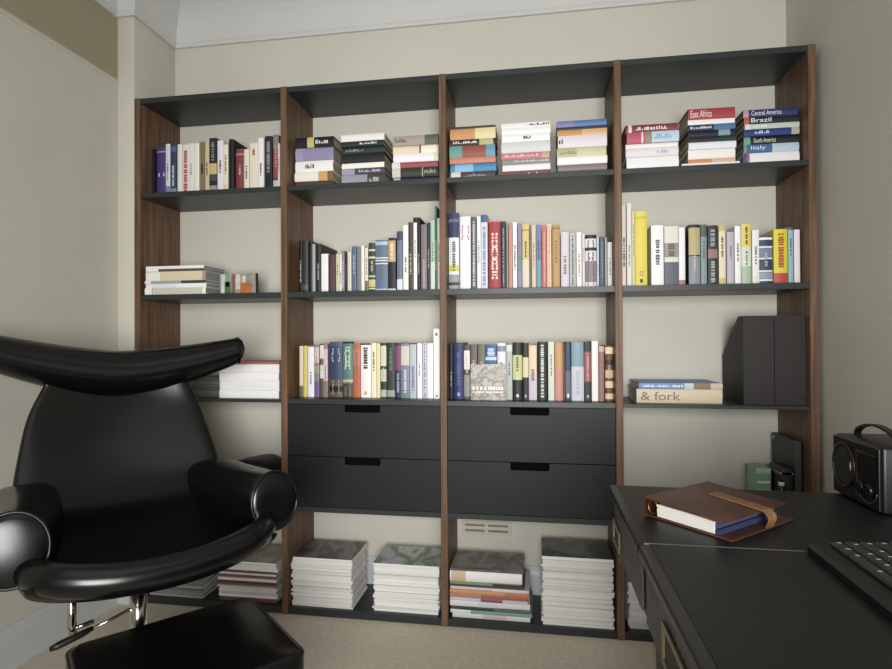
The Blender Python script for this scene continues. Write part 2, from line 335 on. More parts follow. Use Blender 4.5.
STACKS = [
 ('left stack, second bay top shelf', 1.6346, 0.05, [
  (660, 157, 27.4, '5a3d34', 'dark brown book', [], None),
  (660, 157, 37, 'ece8de', 'white book with orange right end', [(0.62, 0.86, 'd9a45c'), (0.86, 1, '8c5a34')], None),
  (660, 157, 44, 'efece8', 'white book with small dark emblem', [], ('blk', 0.27, 0.5, '40443c')),
  (660, 157, 49, '8f88b4', 'lilac book', [(0, 0.2, 'a493c4')], None),
  (660, 157, 40, '1e1f2a', 'black book with gold square and white lettering', [(0.32, 0.5, 'c9bd62')], ('blk', 0.54, 0.88, 'd8d8dc')),
 ]),
 ('middle stack, second bay top shelf', 1.6346, 0.05, [
  (847, 173, 45.4, '9a98a8', 'pale grey book with dark right half', [(0.6, 1, '4e463c')], ('blk', 0.65, 0.9, 'b8b4a8')),
  (847, 173, 23, '4a4858', 'grey purple book with pale letters', [(0.0, 0.3, 'a09cb4')], ('blk', 0.4, 0.9, 'b9b8c0')),
  (847, 173, 20, 'efede2', 'ivory white book', [], None),
  (847, 173, 38, '232524', 'thick black book', [], None),
  (847, 173, 24, '2b3a38', 'dark teal black book with white dot', [], ('blk', 0.1, 0.5, '8c9c98')),
  (847, 173, 21, '26322f', 'dark green book with white title', [], ('blk', 0.45, 0.85, 'd6dcd8')),
  (847, 173, 27, 'e9e8e6', 'thin white book topping the pile', [], None),
 ]),
 ('right stack, second bay top shelf', 1.6346, 0.05, [
  (1052, 177, 23.4, '28303f', 'dark navy book at the bottom', [(0, 0.15, 'b4bac4')], None),
  (1052, 177, 35, '333b2c', 'dark olive book with speckled white left end', [(0, 0.18, 'cfc8c0'), (0.65, 0.67, 'b4bc94')], ('blk', 0.7, 0.95, '98a088')),
  (1052, 177, 22, 'b04654', 'crimson book with white left end', [(0, 0.18, 'ded8d0')], None),
  (1052, 177, 33, 'ecebf0', 'white book with pale green end', [(0.9, 1, 'd3dfb8')], None),
  (1052, 177, 30, 'e6d2ae', 'cream book with pale right end', [(0.62, 0.95, 'eee8cc'), (0.58, 0.62, '6a5a40')], None),
  (1052, 177, 37, 'a79c8a', 'greyish book with dark red top edge', [(0.7, 1, '5e6350')], ('blk', 0.05, 0.3, '6a4e44')),
 ]),
 ('left stack, third bay top shelf', 1.6346, 0.05, [
  (1265, 179, 31.4, '54434a', 'dark plum book with white left patch', [(0.04, 0.25, 'dad4d0')], ('blk', 0.35, 0.85, 'a08c94')),
  (1265, 179, 31, '3a92cc', 'bright blue book with light blue left end', [(0.1, 0.5, '7cc0ea')], None),
  (1265, 179, 23, 'd9806a', 'salmon pink book', [], None),
  (1265, 179, 44, 'a34e3c', 'brick red book with teal ends', [(0, 0.28, '5aa596'), (0.8, 1, '5f9cb4')], None),
  (1265, 179, 23, '2c2626', 'black book with white letters and cream patch', [(0.65, 0.95, 'b9b07c')], ('blk', 0.08, 0.6, 'e4dee0')),
  (1265, 179, 40, 'd9924e', 'orange book with cream right end', [(0.55, 1, 'e6d294')], None),
  (1265, 179, 9, '3c352c', 'thin blackish brown book', [], None),
 ]),
 ('middle stack, third bay top shelf', 1.6346, 0.05, [
  (1464, 178, 27.4, '8a5048', 'brown red book at the bottom', [], ('blk', 0.55, 0.75, 'd8b8b0')),
  (1464, 178, 24, 'efe6ea', 'pinkish white book', [], None),
  (1464, 178, 18, '8b8a88', 'grey book with speckled letters', [], ('blk', 0.25, 0.98, 'c8c8c4')),
  (1464, 178, 23, 'd8737a', 'pink red book with pale title', [(0.85, 1, 'd2a478')], ('blk', 0.05, 0.8, 'efc0bc')),
  (1464, 178, 41, 'cfd2d2', 'thick light grey book', [], None),
  (1464, 178, 27, 'efeff0', 'white book with tiny black arrow mark', [], ('blk', 0.45, 0.6, '26282c')),
  (1464, 178, 25, 'eceded', 'plain white book', [], None),
  (1464, 178, 19, 'e6e6e8', 'white book with black letters at right end', [], ('blk', 0.58, 0.98, '2c2c2e')),
 ]),
 ('right stack, third bay top shelf', 1.6346, 0.05, [
  (1666, 176, 16.4, '565a5e', 'dark grey book at the bottom', [], ('blk', 0.2, 0.7, '8c9094')),
  (1666, 176, 21, '8d7a7c', 'mauve brown book', [], None),
  (1666, 176, 29, 'f0eeee', 'white book near the bottom', [], None),
  (1666, 176, 33, 'bdb88a', 'olive beige book', [(0.4, 1, 'd2c89a')], ('blk', 0.05, 0.4, '8c8858')),
  (1666, 176, 45, 'e2d6dc', 'thick pinkish white book with small dark mark', [], ('blk', 0.02, 0.12, '2c2a2c')),
  (1666, 176, 20, 'd08f3c', 'golden orange book', [(0.5, 1, 'dfae5c')], None),
  (1666, 176, 12, '26344e', 'thin navy book under the blue one', [], None),
  (1666, 176, 23, '4f7ab8', 'blue book lying on the very top', [(0, 0.35, '7d7ab8')], None),
 ]),
 ('left stack, rightmost bay top shelf', 1.6346, 0.05, [
  (1906, 180, 52.4, 'f0eff0', 'bright white bottom book', [], None),
  (1906, 180, 33, 'e2e0e2', 'thick white book with faint blue letters', [], ('blk', 0.6, 0.85, 'a8bcd4')),
  (1906, 180, 15, 'efece6', 'thin ivory white book', [], None),
  (1906, 180, 39, 'cf5268', 'pink red book with light blue right half', [(0.28, 0.32, 'e8d0d4'), (0.36, 0.46, '8f9080'), (0.48, 1, 'b9d6e8')], ('blk', 0.53, 0.85, '8fb0cc')),
  (1906, 180, 30, '8c3444', 'dark red book with bold white title', [(0.05, 0.12, 'e8c8cc')], ('blk', 0.2, 0.8, 'f0e0e2')),
 ]),
 ('middle stack, rightmost bay top shelf', 1.6346, 0.05, [
  (2092, 190, 19.4, 'efece8', 'thin wide white book at the bottom', [], None),
  (2115, 157, 15, 'd98a4c', 'orange book with peach right end', [(0.5, 1, 'e4b090')], None),
  (2115, 157, 33, 'f1efea', 'thick ivory white book', [], None),
  (2115, 157, 25, 'e6eaf2', 'bluish white book', [], None),
  (2115, 157, 19, '20222c', 'black book with dark green end', [(0.65, 1, '1e3430')], None),
  (2115, 157, 24, '1e2438', 'blue black book with teal patch', [(0.65, 0.9, '7da2ac')], None),
  (2115, 157, 19, '233056', 'navy book with white and blue ends', [(0.55, 1, '4a74ac')], ('blk', 0.05, 0.5, 'd8dce0')),
  (2115, 157, 17, 'efefec', 'thin white book', [], None),
  (2115, 157, 41, 'b93a42', 'red guidebook with white title', [], ('East Africa', 0.05, 0.5, 'f2e4e0')),
 ]),
 ('right stack, rightmost bay top shelf', 1.6346, 0.05, [
  (2297, 188, 44.4, 'efecee', 'white book at the bottom with coloured left end', [(0, 0.06, '4a56a0'), (0.06, 0.11, 'c05a6a')], None),
  (2297, 178, 30, '3a6ca8', 'blue guidebook with pale blue right half', [(0, 0.06, '6a9a8c'), (0.52, 1, 'b4d0e0')], ('Italy', 0.13, 0.4, 'dfeaf6')),
  (2297, 178, 27, '232626', 'black guidebook with green left end', [(0, 0.12, '5fae94')], ('South America', 0.18, 0.58, 'dfe6c8')),
  (2297, 178, 24, '2c3f8c', 'royal blue guidebook with cream right end', [(0.86, 1, 'b9b49c')], ('blk', 0.2, 0.47, 'c8d2ee')),
  (2297, 178, 18, 'b9d0c0', 'pale green guidebook', [(0, 0.1, 'd8dcd0')], ('blk', 0.15, 0.4, 'e9efe8')),
  (2297, 178, 25, '20242c', 'black guidebook with bold white title', [(0, 0.1, 'c05a50')], ('Brazil', 0.13, 0.5, 'f4f4f2')),
  (2297, 178, 28, '2f3878', 'navy guidebook with pink left end', [(0, 0.1, 'c890a8')], ('Central America', 0.15, 0.7, 'dfe4f4')),
 ]),
]

# ------------------------------------------------------------------ room shell
BX = [0.0, 0.6234, 1.2401, 1.8589, 2.48]; T = 0.025        # uprights
HT = 2.0157; DEP = 0.258; WY = 0.2605; XL = -0.077; XR = 2.522; YB = -4.2; ZC = 2.56
wallm = mat('cdcabe', 0.9, noise=0.03, scale=3, bump=0.06, bscale=180, spec=0.2)
shadewallm = mat('a39c84', 0.9, noise=0.03, scale=3, bump=0.06, bscale=180, spec=0.2)  # wall colour darkened: light fall-off above the rail put into the paint
whitem = mat('d0d0ce', 0.6, noise=0.02, scale=4, spec=0.3)
basem = mat('c9cdcf', 0.45, noise=0.02, scale=4, spec=0.4)
def struct(mb, name):
    o = mb.build(name); o['kind'] = 'structure'; return o
m = MB(); m.box((XL - .12, WY, -.1), (XR + .12, WY + .12, ZC + .1), wallm); struct(m, 'wall_back')
m = MB(); m.box((XR, YB, -.1), (XR + .12, WY, ZC + .1), wallm); struct(m, 'wall_right')
m = MB()
m.box((XL - .12, YB, -.1), (XL, WY, 2.088), wallm); m.box((XL - .12, YB, 2.088), (XL, WY, ZC + .1), shadewallm)
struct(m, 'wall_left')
m = MB(); m.box((XL, 0.0, 0), (-.0008, WY, ZC), wallm, .004, 3); struct(m, 'wall_alcove')
carpet = mat('d9cfbd', 0.95, noise=0.08, scale=60, bump=0.5, bscale=500, spec=0.1)
m = MB(); m.box((XL - .12, YB, -.1), (XR + .12, WY, 0), carpet); struct(m, 'floor')
m = MB(); m.box((XL - .12, YB, ZC), (XR + .12, WY, ZC + .1), whitem); struct(m, 'ceiling')
# picture rail on the left wall
m = MB(); m.prism([(XL, 2.080), (XL + .005, 2.083), (XL + .006, 2.090), (XL + .002, 2.096), (XL, 2.100)], 1, YB, -.001, wallm)
struct(m, 'trim_1')
# cornice: bead and cove swept round the walls with mitred corners
prof = [(0.0, 2.345), (0.012, 2.345), (0.014, 2.352), (0.012, 2.360), (0.016, 2.364)]
for k in range(0, 11):
    a = math.pi / 2 * k / 10
    prof.append((0.016 + 0.20 * (1 - math.cos(a)), 2.364 + 0.18 * math.sin(a)))
prof += [(0.23, ZC - .008), (0.23, ZC - .0005)]
def ring_at(px, py, sx, sy):
    return [(px + sx * d, py + sy * d, z) for d, z in prof]
m = MB()
m.loft([ring_at(XL, YB, 1, 0), ring_at(XL, 0, 1, -1), ring_at(0, 0, 1, -1), ring_at(0, WY, 1, -1), ring_at(XR, WY, -1, -1), ring_at(XR, YB, -1, 0)], whitem, closed=False, caps=False, smooth=False)
struct(m, 'trim_2')
# skirting boards
def skirt(name, pts):
    pr = [(0, 0.0), (.018, 0.0), (.018, .105), (.014, .120), (.014, .128), (.006, .138), (0, .138)]
    m = MB()
    m.loft([[(p[0] + p[2] * d, p[1] + p[3] * d, z) for d, z in pr] for p in pts], basem, closed=False, caps=False, smooth=False)
    struct(m, name)
skirt('baseboard_left', [(XL, YB, 1, 0), (XL, 0, 1, -1), (-.0185, 0, 1, -1)])
skirt('baseboard_back', [(.03, WY, 0, -1), (2.47, WY, 0, -1)])
skirt('baseboard_right', [(XR, -.005, -1, 0), (XR, YB, -1, 0)])

# ------------------------------------------------------------------ bookcase
def walnut():
    m = bpy.data.materials.new('walnut'); m.use_nodes = True
    nt = m.node_tree; b = nt.nodes['Principled BSDF']; b.inputs['Roughness'].default_value = 0.5
    b.inputs['Specular IOR Level'].default_value = 0.3
    tc = nt.nodes.new('ShaderNodeTexCoord'); mp = nt.nodes.new('ShaderNodeMapping')
    mp.inputs['Scale'].default_value = (26, 26, 1.1)
    nz = nt.nodes.new('ShaderNodeTexNoise'); nz.inputs['Scale'].default_value = 3.0; nz.inputs['Detail'].default_value = 8; nz.inputs['Distortion'].default_value = 0.6
    nt.links.new(tc.outputs['Object'], mp.inputs['Vector']); nt.links.new(mp.outputs['Vector'], nz.inputs['Vector'])
    rp = nt.nodes.new('ShaderNodeValToRGB'); e = rp.color_ramp.elements
    e[0].position = .3; e[0].color = rgb('4d3c2e'); e[1].position = .7; e[1].color = rgb('80624b')
    nt.links.new(nz.outputs['Fac'], rp.inputs['Fac']); nt.links.new(rp.outputs['Color'], b.inputs['Base Color'])
    return m
WAL = walnut()
SHELF = mat('2c3133', 0.42, noise=0.04, scale=8, spec=0.45)
DRAW = mat('101314', 0.55, noise=0.05, scale=6, spec=0.4)
SLOT_SHADE = mat('060606', 0.9, spec=0.1)  # near-black colour standing for the shade inside the drawer slots
bc = thing('bookcase', 'large walnut and black bookcase of four bays along the back wall', 'bookcase', (1.25, 0, 0))
def bpart(mb, name, loc=None):
    o = mb.build(name, bc); o.location = (-1.25, 0, 0); return o
for x in BX:
    m = MB(); m.box((x, 0, 0), (x + T, DEP, HT), WAL, .0012, 1); bpart(m, 'upright')
def bay(i): return BX[i] + T + .0003, BX[i + 1] - .0003
for i in range(4):
    a, b = bay(i)
    m = MB(); m.box((a, .002, HT - .022), (b, DEP, HT - .001), SHELF, .001, 1); bpart(m, 'top_panel')
    zs = [(1.6346, .0195), (1.2273, .0215)]
    zs += [(.8165, .012)] if i in (0, 3) else [(.8195, .0195), (.4118, .0195)]
    if i == 0: zs.append((.49, .0195))
    if i == 3: zs.append((.41, .0195))
    for z, t in zs:
        m = MB(); m.box((a, .003, z - t), (b, DEP, z), SHELF, .001, 1); bpart(m, 'shelf')
    m = MB(); m.box((a, .004, .0), (b, DEP, .0276), SHELF, .001, 1); bpart(m, 'bottom_shelf')
# drawers
for i in (1, 2):
    a, b = bay(i); a += .0015; b -= .0015
    cx = (a + b) / 2
    for z0, z1 in ((.6045, .7985), (.4135, .6015)):
        m = MB()
        hw = .069; hd = .027
        y0, y1 = .004, .022
        poly = [(a, z0), (b, z0), (b, z1), (cx + hw, z1), (cx + hw, z1 - hd + .004), (cx + hw - .004, z1 - hd), (cx - hw + .004, z1 - hd), (cx - hw, z1 - hd + .004), (cx - hw, z1), (a, z1)]
        m.prism(poly, 1, y0, y1, DRAW)
        m.box((a + .01, y1, z0 + .01), (b - .01, DEP - .02, z0 + .02), DRAW)
        d = bpart(m, 'drawer')
        m = MB(); m.box((cx - hw - .01, y1 + .0005, z1 - hd - .01), (cx + hw + .01, y1 + .012, z1 - .001), SLOT_SHADE)
        o = m.build('slot_shade_panel', d); o['label'] = 'black panel painted as the shade inside the finger slot'

# ------------------------------------------------------------------ books
def book_parts(root, w, h, d, col, bands, marks, hard, lying, pages=None, seed=0):
    """spine faces -Y. upright: w along X, h along Z.  lying: h along X, w along Z"""
    r = random.Random(seed)
    t = .0028 if hard else .0012
    t = min(t, w * .2)
    bul = min(.0045, w * .14) if hard else min(.0016, w * .08)
    F = (lambda x, y, z: (z - h / 2, y, x + w / 2)) if lying else (lambda x, y, z: (x, y, z))
    def arc(off):
        pts = []
        n = 6
        for k in range(n + 1):
            u = -1 + 2 * k / n
            pts.append((u * (w / 2 + (off if abs(u) == 1 else 0)), bul * (u * u) - off))
        return pts
    cm = bookm(col)
    m = MB()
    out = [(-w / 2, d)] + arc(0) + [(w / 2, d)]
    inn = [(-w / 2 + t, d)] + [(x * (w / 2 - t) / (w / 2), y + t) for x, y in arc(0)] + [(w / 2 - t, d)]
    i = m.mi(cm)
    V = [[[m.bm.verts.new(F(p[0], p[1], z)) for p in L] for z in (0, h)] for L in (out, inn)]
    n = len(out)
    def q(*v):
        f = m.bm.faces.new(v); f.material_index = i
    for k in range(n - 1):
        q(V[0][0][k], V[0][0][k + 1], V[0][1][k + 1], V[0][1][k])
        q(V[1][0][k], V[1][1][k], V[1][1][k + 1], V[1][0][k + 1])
        q(V[0][0][k], V[1][0][k], V[1][0][k + 1], V[0][0][k + 1])
        q(V[0][1][k], V[0][1][k + 1], V[1][1][k + 1], V[1][1][k])
    for k in (0, n - 1):
        q(V[0][0][k], V[0][1][k], V[1][1][k], V[1][0][k])
    bmesh.ops.recalc_face_normals(m.bm, faces=m.bm.faces[:])
    for f0, f1, c in bands:                      # printed bands on the spine
        A = arc(.00035)
        for (xa, ya), (xb, yb) in zip(A, A[1:]):
            m.face([F(xa, ya, f0 * h), F(xb, yb, f0 * h), F(xb, yb, f1 * h), F(xa, ya, f1 * h)], bookm(c))
    m.build('cover', root, normals=False)
    p = MB(); e = .004 if hard else .0008
    p.box((0, 0, 0), (1, 1, 1), pages or PAGES)
    for v in p.bm.verts:
        x = -w / 2 + t + v.co.x * (w - 2 * t); y = t + bul + .0005 + v.co.y * (d - t - bul - e - .0005); z = e + v.co.z * (h - 2 * e)
        v.co = F(x, y, z)
    p.build('pages', root)
    if marks:
        L = MB()
        for f0, f1, c, wf in marks:
            lm = bookm(c); z = f0 * h; z1 = f1 * h
            if z1 - z < .016:
                spans = [(z, z1)]
            else:
                spans = []
                while z < z1 - .003:
                    s = r.uniform(.004, .009)
                    spans.append((z, min(z + s, z1))); z += s + r.choice([.0014, .0018, .005])
            for za, zb in spans:
                hw = w / 2 * wf * r.uniform(.75, 1)
                yy = -.0007 + bul * (hw / (w / 2)) ** 2 - .0001
                L.face([F(-hw, yy, za), F(hw, yy, za), F(hw, yy, zb), F(-hw, yy, zb)], lm)
        L.build('lettering', root, normals=False)

def title_blocks(root, w, h, text):
    """lettering on the spine of a lying book"""
    body, f0, f1, c = text
    lm = bookm(c)
    x0 = (f0 - .5) * h; x1 = (f1 - .5) * h
    if body != 'blk':
        text_part('lettering', body, .01, lm, root, (x0, -.0009, w * .22), (math.pi / 2, 0, 0), x1 - x0, w * .6)
        return
    r = random.Random(int(w * 1e5) + int(h * 1e4))
    L = MB(); x = x0
    while x < x1 - .002:
        s = min(r.uniform(.003, .0065), x1 - x)
        zt = w * r.choice([.68, .72, .6]); zb = w * .3
        if r.random() < .3: L.face([(x, -.0009, zb), (x + s, -.0009, zb), (x + s, -.0009, zb + (zt - zb) * .4), (x, -.0009, zb + (zt - zb) * .4)], lm)
        else: L.face([(x, -.0009, zb), (x + s, -.0009, zb), (x + s, -.0009, zt), (x, -.0009, zt)], lm)
        x += s + r.choice([.0012, .0016, .004])
    L.build('lettering', root, normals=False)

seed = 0
for shelf, z, Y, items in ROWS:
    bi = 0 if shelf.startswith('top left') else 1 if ('second' in shelf or 'left drawers' in shelf) else 2 if ('third' in shelf or 'right drawers' in shelf) else 3
    lo, hi = bay(bi)
    prev = lo + .0006
    for k, it in enumerate(items):
        it = list(it) + [[], [], ''][len(it) - 5:] if len(it) < 8 else list(it)
        x, w, h, col, desc, bands, marks, fl = it
        x0 = max(x / 1000, prev); x1 = min((x + w) / 1000, hi - .0005 - .0006 * (len(items) - 1 - k))
        if x1 - x0 < .004: x1 = x0 + .004
        prev = x1 + .0004
        w = x1 - x0; h = h / 1000
        seed += 1
        rr = random.Random(seed)
        d = min(.185, max(.125, h * .68)) if 'd' not in fl else .185
        lab = f'{desc}, {ORD[k + 1]} from left, {shelf}'
        root = thing('book', lab, 'book', ((x0 + x1) / 2, Y + rr.uniform(-.006, .006), z + .0004), 0, 'books standing on the ' + shelf)
        if not marks and 'plain' not in desc and rr.random() < .7:      # faint illegible spine title
            lum = sum(int(col[q:q + 2], 16) for q in (0, 2, 4)) / 765
            a0 = rr.uniform(.2, .5)
            marks = [(a0, a0 + rr.uniform(.2, .42), rr.choice(['6d675f', '5a5f6a', '8a6a58', '4e4c4a']) if lum > .45 else rr.choice(['b8b4a8', '9ca0a4', 'c4b890']), rr.uniform(.2, .38))]
        book_parts(root, w - .0014, h, d, col, bands, marks, 'h' in fl or 'd' in fl, False, seed=seed)
for nm, z, Y, items in STACKS:
    zz = z + .0004
    for k, it in enumerate(items):
        x, w, th, col, desc, bands, text = it
        sl, sh = bay(1 if 'second' in nm else 2 if 'third' in nm else 3)
        xa = max(x, sl * 1000 + 5); w = min(x + w, sh * 1000 - 5) - xa; x = xa
        seed += 1; rr = random.Random(seed)
        th = th / 1000; L = w / 1000 * rr.uniform(.975, 1.0)
        root = thing('book', f'{desc} in {nm}', 'book', ((x + w / 2) / 1000 + rr.uniform(-.002, .002), Y + rr.uniform(-.005, .006), zz), rr.uniform(-.012, .012), 'books lying in the ' + nm)
        book_parts(root, th - .0006, L, .135, col, bands, [], th > .02, True, seed=seed, pages=PAGES_SHADED)
        if text: title_blocks(root, th - .0006, L, text)
        zz += th

# ------------------------------------------------------------------ book standing cover-forward
r_ = thing('book', 'book facing forward with grey photo cover and white title on shelf above right drawers', 'book', (1.4135, .033, .8200), 0)
book = MB()
PH = photo_mat('grey_photo', ['8f887c', 'b5b0a6', '6f6a64', 'aaa398', '5f5850'], 26, 3.1)
book.box((-.0655, 0, 0), (.0655, .0015, .132), PH); book.box((-.0655, .0015, .0), (-.0635, .014, .132), bookm('a9a398')); book.box((-.0655, .014, 0), (.0655, .0155, .132), bookm('b5aea2'))
book.build('cover', r_)
m = MB(); m.box((-.063, .0017, .001), (.0648, .0138, .131), PAGES); m.build('pages', r_)
m = MB(); rr = random.Random(5)
for zz, hh, c in ((.038, .012, 'f4efe8'), (.027, .006, 'f0e4dc')):
    x = -.058
    while x < .054:
        s = rr.uniform(.005, .010); m.face([(x, -.0006, zz), (x + s, -.0006, zz), (x + s, -.0006, zz + hh), (x, -.0006, zz + hh)], bookm(c)); x += s + rr.choice([.002, .002, .006])
m.build('lettering', r_, normals=False)
m = MB(); m.box((.032, -.0005, .088), (.060, .0, .115), bookm('b9b09a')); m.build('label_panel', r_)

# ------------------------------------------------------------------ white paper piles in the left bay, middle shelf
def flat_book(name, lab, cat, x0, x1, y, z, th, d, col, grp=None, bands=(), text=None, yaw=0.0, hard=False, pages=None):
    global seed
    seed += 1
    root = thing(name, lab, cat, ((x0 + x1) / 2, y, z), yaw, grp)
    book_parts(root, th - .0006, x1 - x0, d, col, list(bands), [], hard, True, seed=seed, pages=pages or PAGES_FLAT)
    if text: title_blocks(root, th - .0006, x1 - x0, text)
    return root
GREYPAGE = mat('8f8f8a', 0.8, noise=0.15, scale=160, stretch=(0.1, 0.1, 8))
z = 1.2277
for k, (th, c, desc, bands, x0, x1) in enumerate([
    (.026, 'f2f1ec', 'white brochure at the bottom with olive grey line', [(.12, .13, '2c2c2a'), (.14, .95, 'c9c8ae')], .043, .308),
    (.017, 'f0eff2', 'bluish white brochure second from bottom', [(.1, .5, 'dfe0ea')], .046, .310),
    (.011, '9ca4a8', 'thin grey blue brochure in the middle', [(.0, .1, 'e8e8ea'), (.6, 1, '39464c')], .044, .309),
    (.037, 'eceae4', 'thick white brochure with beige panel', [(.24, .95, 'dccba2'), (.95, 1, 'b9907a')], .046, .306),
    (.010, '5e4a44', 'dark brown edged brochure second from top', [(0, .22, 'ecebe8')], .049, .298),
    (.012, 'efeeea', 'top white brochure', [], .047, .300)]):
    flat_book('brochure', desc + ' of pile on left bay middle shelf', 'brochure', x0, x1, .004 + .002 * (k % 2), z, th, .15, c, 'brochures piled on the left bay middle shelf', bands, pages=GREYPAGE, yaw=rnd.uniform(-.008, .008))
    z += th
# small picture box beside them
r_ = thing('picture_box', 'small box with green and orange picture beside the white brochures', 'box', (.412, .06, 1.2277))
m = MB(); m.box((-.077, 0, 0), (.077, .022, .083), mat('4a4440', .5), .001, 1); m.build('body', r_)
m = MB(); m.box((-.0765, -.0006, .0005), (.0765, -.0001, .0825), mat('9c9c94', .4, noise=.15, scale=20))
for x0, x1, z0, z1, c in ((-.07, -.055, 0.004, .08, 'c9cdc8'), (-.05, -.036, .03, .08, '6f9a7c'), (-.056, -.03, .004, .05, '3f6e4c'), (-.026, -.01, .004, .08, '8a5a4c'), (-.008, .01, .02, .08, 'cdc8c0'), (.012, .06, .004, .045, 'b0693c'), (.022, .034, .045, .072, 'd9c2a8'), (.036, .058, .045, .08, '7f8a80'), (.06, .074, .004, .08, '9a8f80')):
    m.box((x0, -.0012, z0), (x1, -.0006, z1), mat(c, .4, noise=.2, scale=40))
m.build('picture', r_)
# lower shelf of the left bay: thick white volumes and a dark pile
z = .8169
for k, (th, c, desc) in enumerate([(.031, 'f0eff0', 'white bottom volume'), (.036, 'ecebec', 'white volume second from bottom'), (.033, 'f1f0f0', 'white volume third from bottom'), (.033, 'eeeded', 'white volume fourth from bottom'), (.010, 'b8604e', 'thin red orange volume topping')]):
    lab = desc + (' of the pile behind the headrest' if k < 4 else ' the white pile behind the headrest')
    flat_book('volume', lab, 'book', .350, .6, .03 + .003 * (k % 2), z, th, .17, c, 'white volumes piled behind the headrest', pages=GREYPAGE)
    z += th
z = .8169
for k in range(6):
    flat_book('magazine', f'dark grey magazine, {ORD[6 - k]} from top, low pile behind headrest', 'magazine', .13, .343 - .004 * (k % 2), .05, z, .0128, .16, ['5e5e5a', '6c6a66', '55554f'][k % 3], 'dark magazines behind the headrest', pages=GREYPAGE)
    z += .0128

# ------------------------------------------------------------------ magazines on the bottom shelves
COV = {}
def mag_meshes(col, w, th, d):
    key = (col, round(w, 3), round(th, 4), d)
    if key not in COV:
        e = .0011
        m = MB(); cm = bookm(col, .4)
        m.box((-w / 2, 0, 0), (w / 2, d, e), cm); m.box((-w / 2, 0, th - e), (w / 2, d, th), cm); m.box((-w / 2, 0, e), (w / 2, e, th - e), cm)
        o = m.build('cover'); a = o.data; bpy.data.objects.remove(o)
        m = MB(); m.box((-w / 2 + .001, e, e), (w / 2 - .001, d - .001, th - e), PAGES_FLAT)
        o = m.build('pages'); b = o.data; bpy.data.objects.remove(o)
        COV[key] = (a, b)
    return COV[key]
def mag_stack(x0, x1, ztop, n, cols, where, grp, topmat, d=.185, y=.02, jit=.004, z0=.0279, side=None):
    rr = random.Random(int(x0 * 1000)); z = z0
    wts = [rr.choice([.8, 1, 1, 1.25]) for _ in range(n)]; k0 = (ztop - z0) / sum(wts)
    for k in range(n):
        th = round(wts[k] * k0, 4); col = cols[rr.randrange(len(cols))]; w = round((x1 - x0) - rr.choice([0, .003, .006]), 3)
        root = thing('magazine', f'white edged magazine, {ORD[n - k]} from top, {where}', 'magazine', ((x0 + x1) / 2 + rr.uniform(-jit, jit), y + rr.uniform(-.004, .006), z), rr.uniform(-.012, .012), grp)
        if col in ('8d8d8c', '84847e', '70706c'): root['label'] = f'grey edged magazine, {ORD[n - k]} from top, {where}'
        if col in ('8a5650', '7c4a44'): root['label'] = f'dark red edged magazine, {ORD[n - k]} from top, {where}'
        a, b = mag_meshes(col, w, th - .0004, d)
        for nm, me in (('cover', a), ('pages', b)):
            o = bpy.data.objects.new(nm, me); C.objects.link(o); o.parent = root
        if k == n - 1 and topmat:
            m = MB(); m.box((-w / 2 + .0005, .0005, th - .0003), (w / 2 - .0005, d - .0005, th + .0002), topmat)
            m.build('cover_picture', root)
            root['label'] = f'topmost magazine with printed picture cover, {where}'
        z += th
WH = ['eceae6', 'e8e7e4', 'f0efec', 'e4e2de', 'f1f0ee', 'dcdad6', 'e9e8e6']
mag_stack(.048, .287, .128, 11, ['8d8d8c', '84847e', '70706c', 'b4b3ae', 'a3a29c'], 'left stack below the chair arm', 'grey magazines in the left bay bottom', photo_mat('cover_ink_a', ['55544f', '8a8984', '4a4a46'], 8, 1))
mag_stack(.350, .594, .180, 17, WH[:5] + ['c9c6bf', '8a5650', '7c4a44', 'd8d4cc'], 'stack beside second walnut upright', 'magazines in the left bay bottom', photo_mat('cover_ink_b', ['b4b1a6', '8a8778', 'cfcac0'], 8, 2))
mag_stack(.655, .897, .212, 22, WH, 'left stack under left drawers', 'magazines in the left stack under left drawers', photo_mat('cover_ink_c', ['282624', '6f6668', '3b3836', '8a7f80', '544c4c'], 9, 4.3))
mag_stack(.979, 1.229, .209, 21, WH, 'right stack under left drawers', 'magazines in the right stack under left drawers', photo_mat('cover_ink_d', ['8fa08a', 'd6dad2', '5f7a5a', 'c2c8d2', '94a0b4'], 9, 7.9))
mag_stack(1.602, 1.850, .268, 27, WH + ['f3f2f1'], 'tall stack under right drawers', 'magazines in the tall stack under right drawers', photo_mat('cover_ink_e', ['6c6c6e', '8c8c8e', '3c3c3e', '77777a'], 10, 2.2))
mag_stack(1.900, 2.140, .190, 15, WH, 'half hidden stack behind the desk', 'magazines behind the desk', photo_mat('cover_ink_f', ['8a8d86', 'b5b8b0', '6a6d66'], 9, 5.2), y=.03)
z = .0290
PIL = 'pile under right drawers'
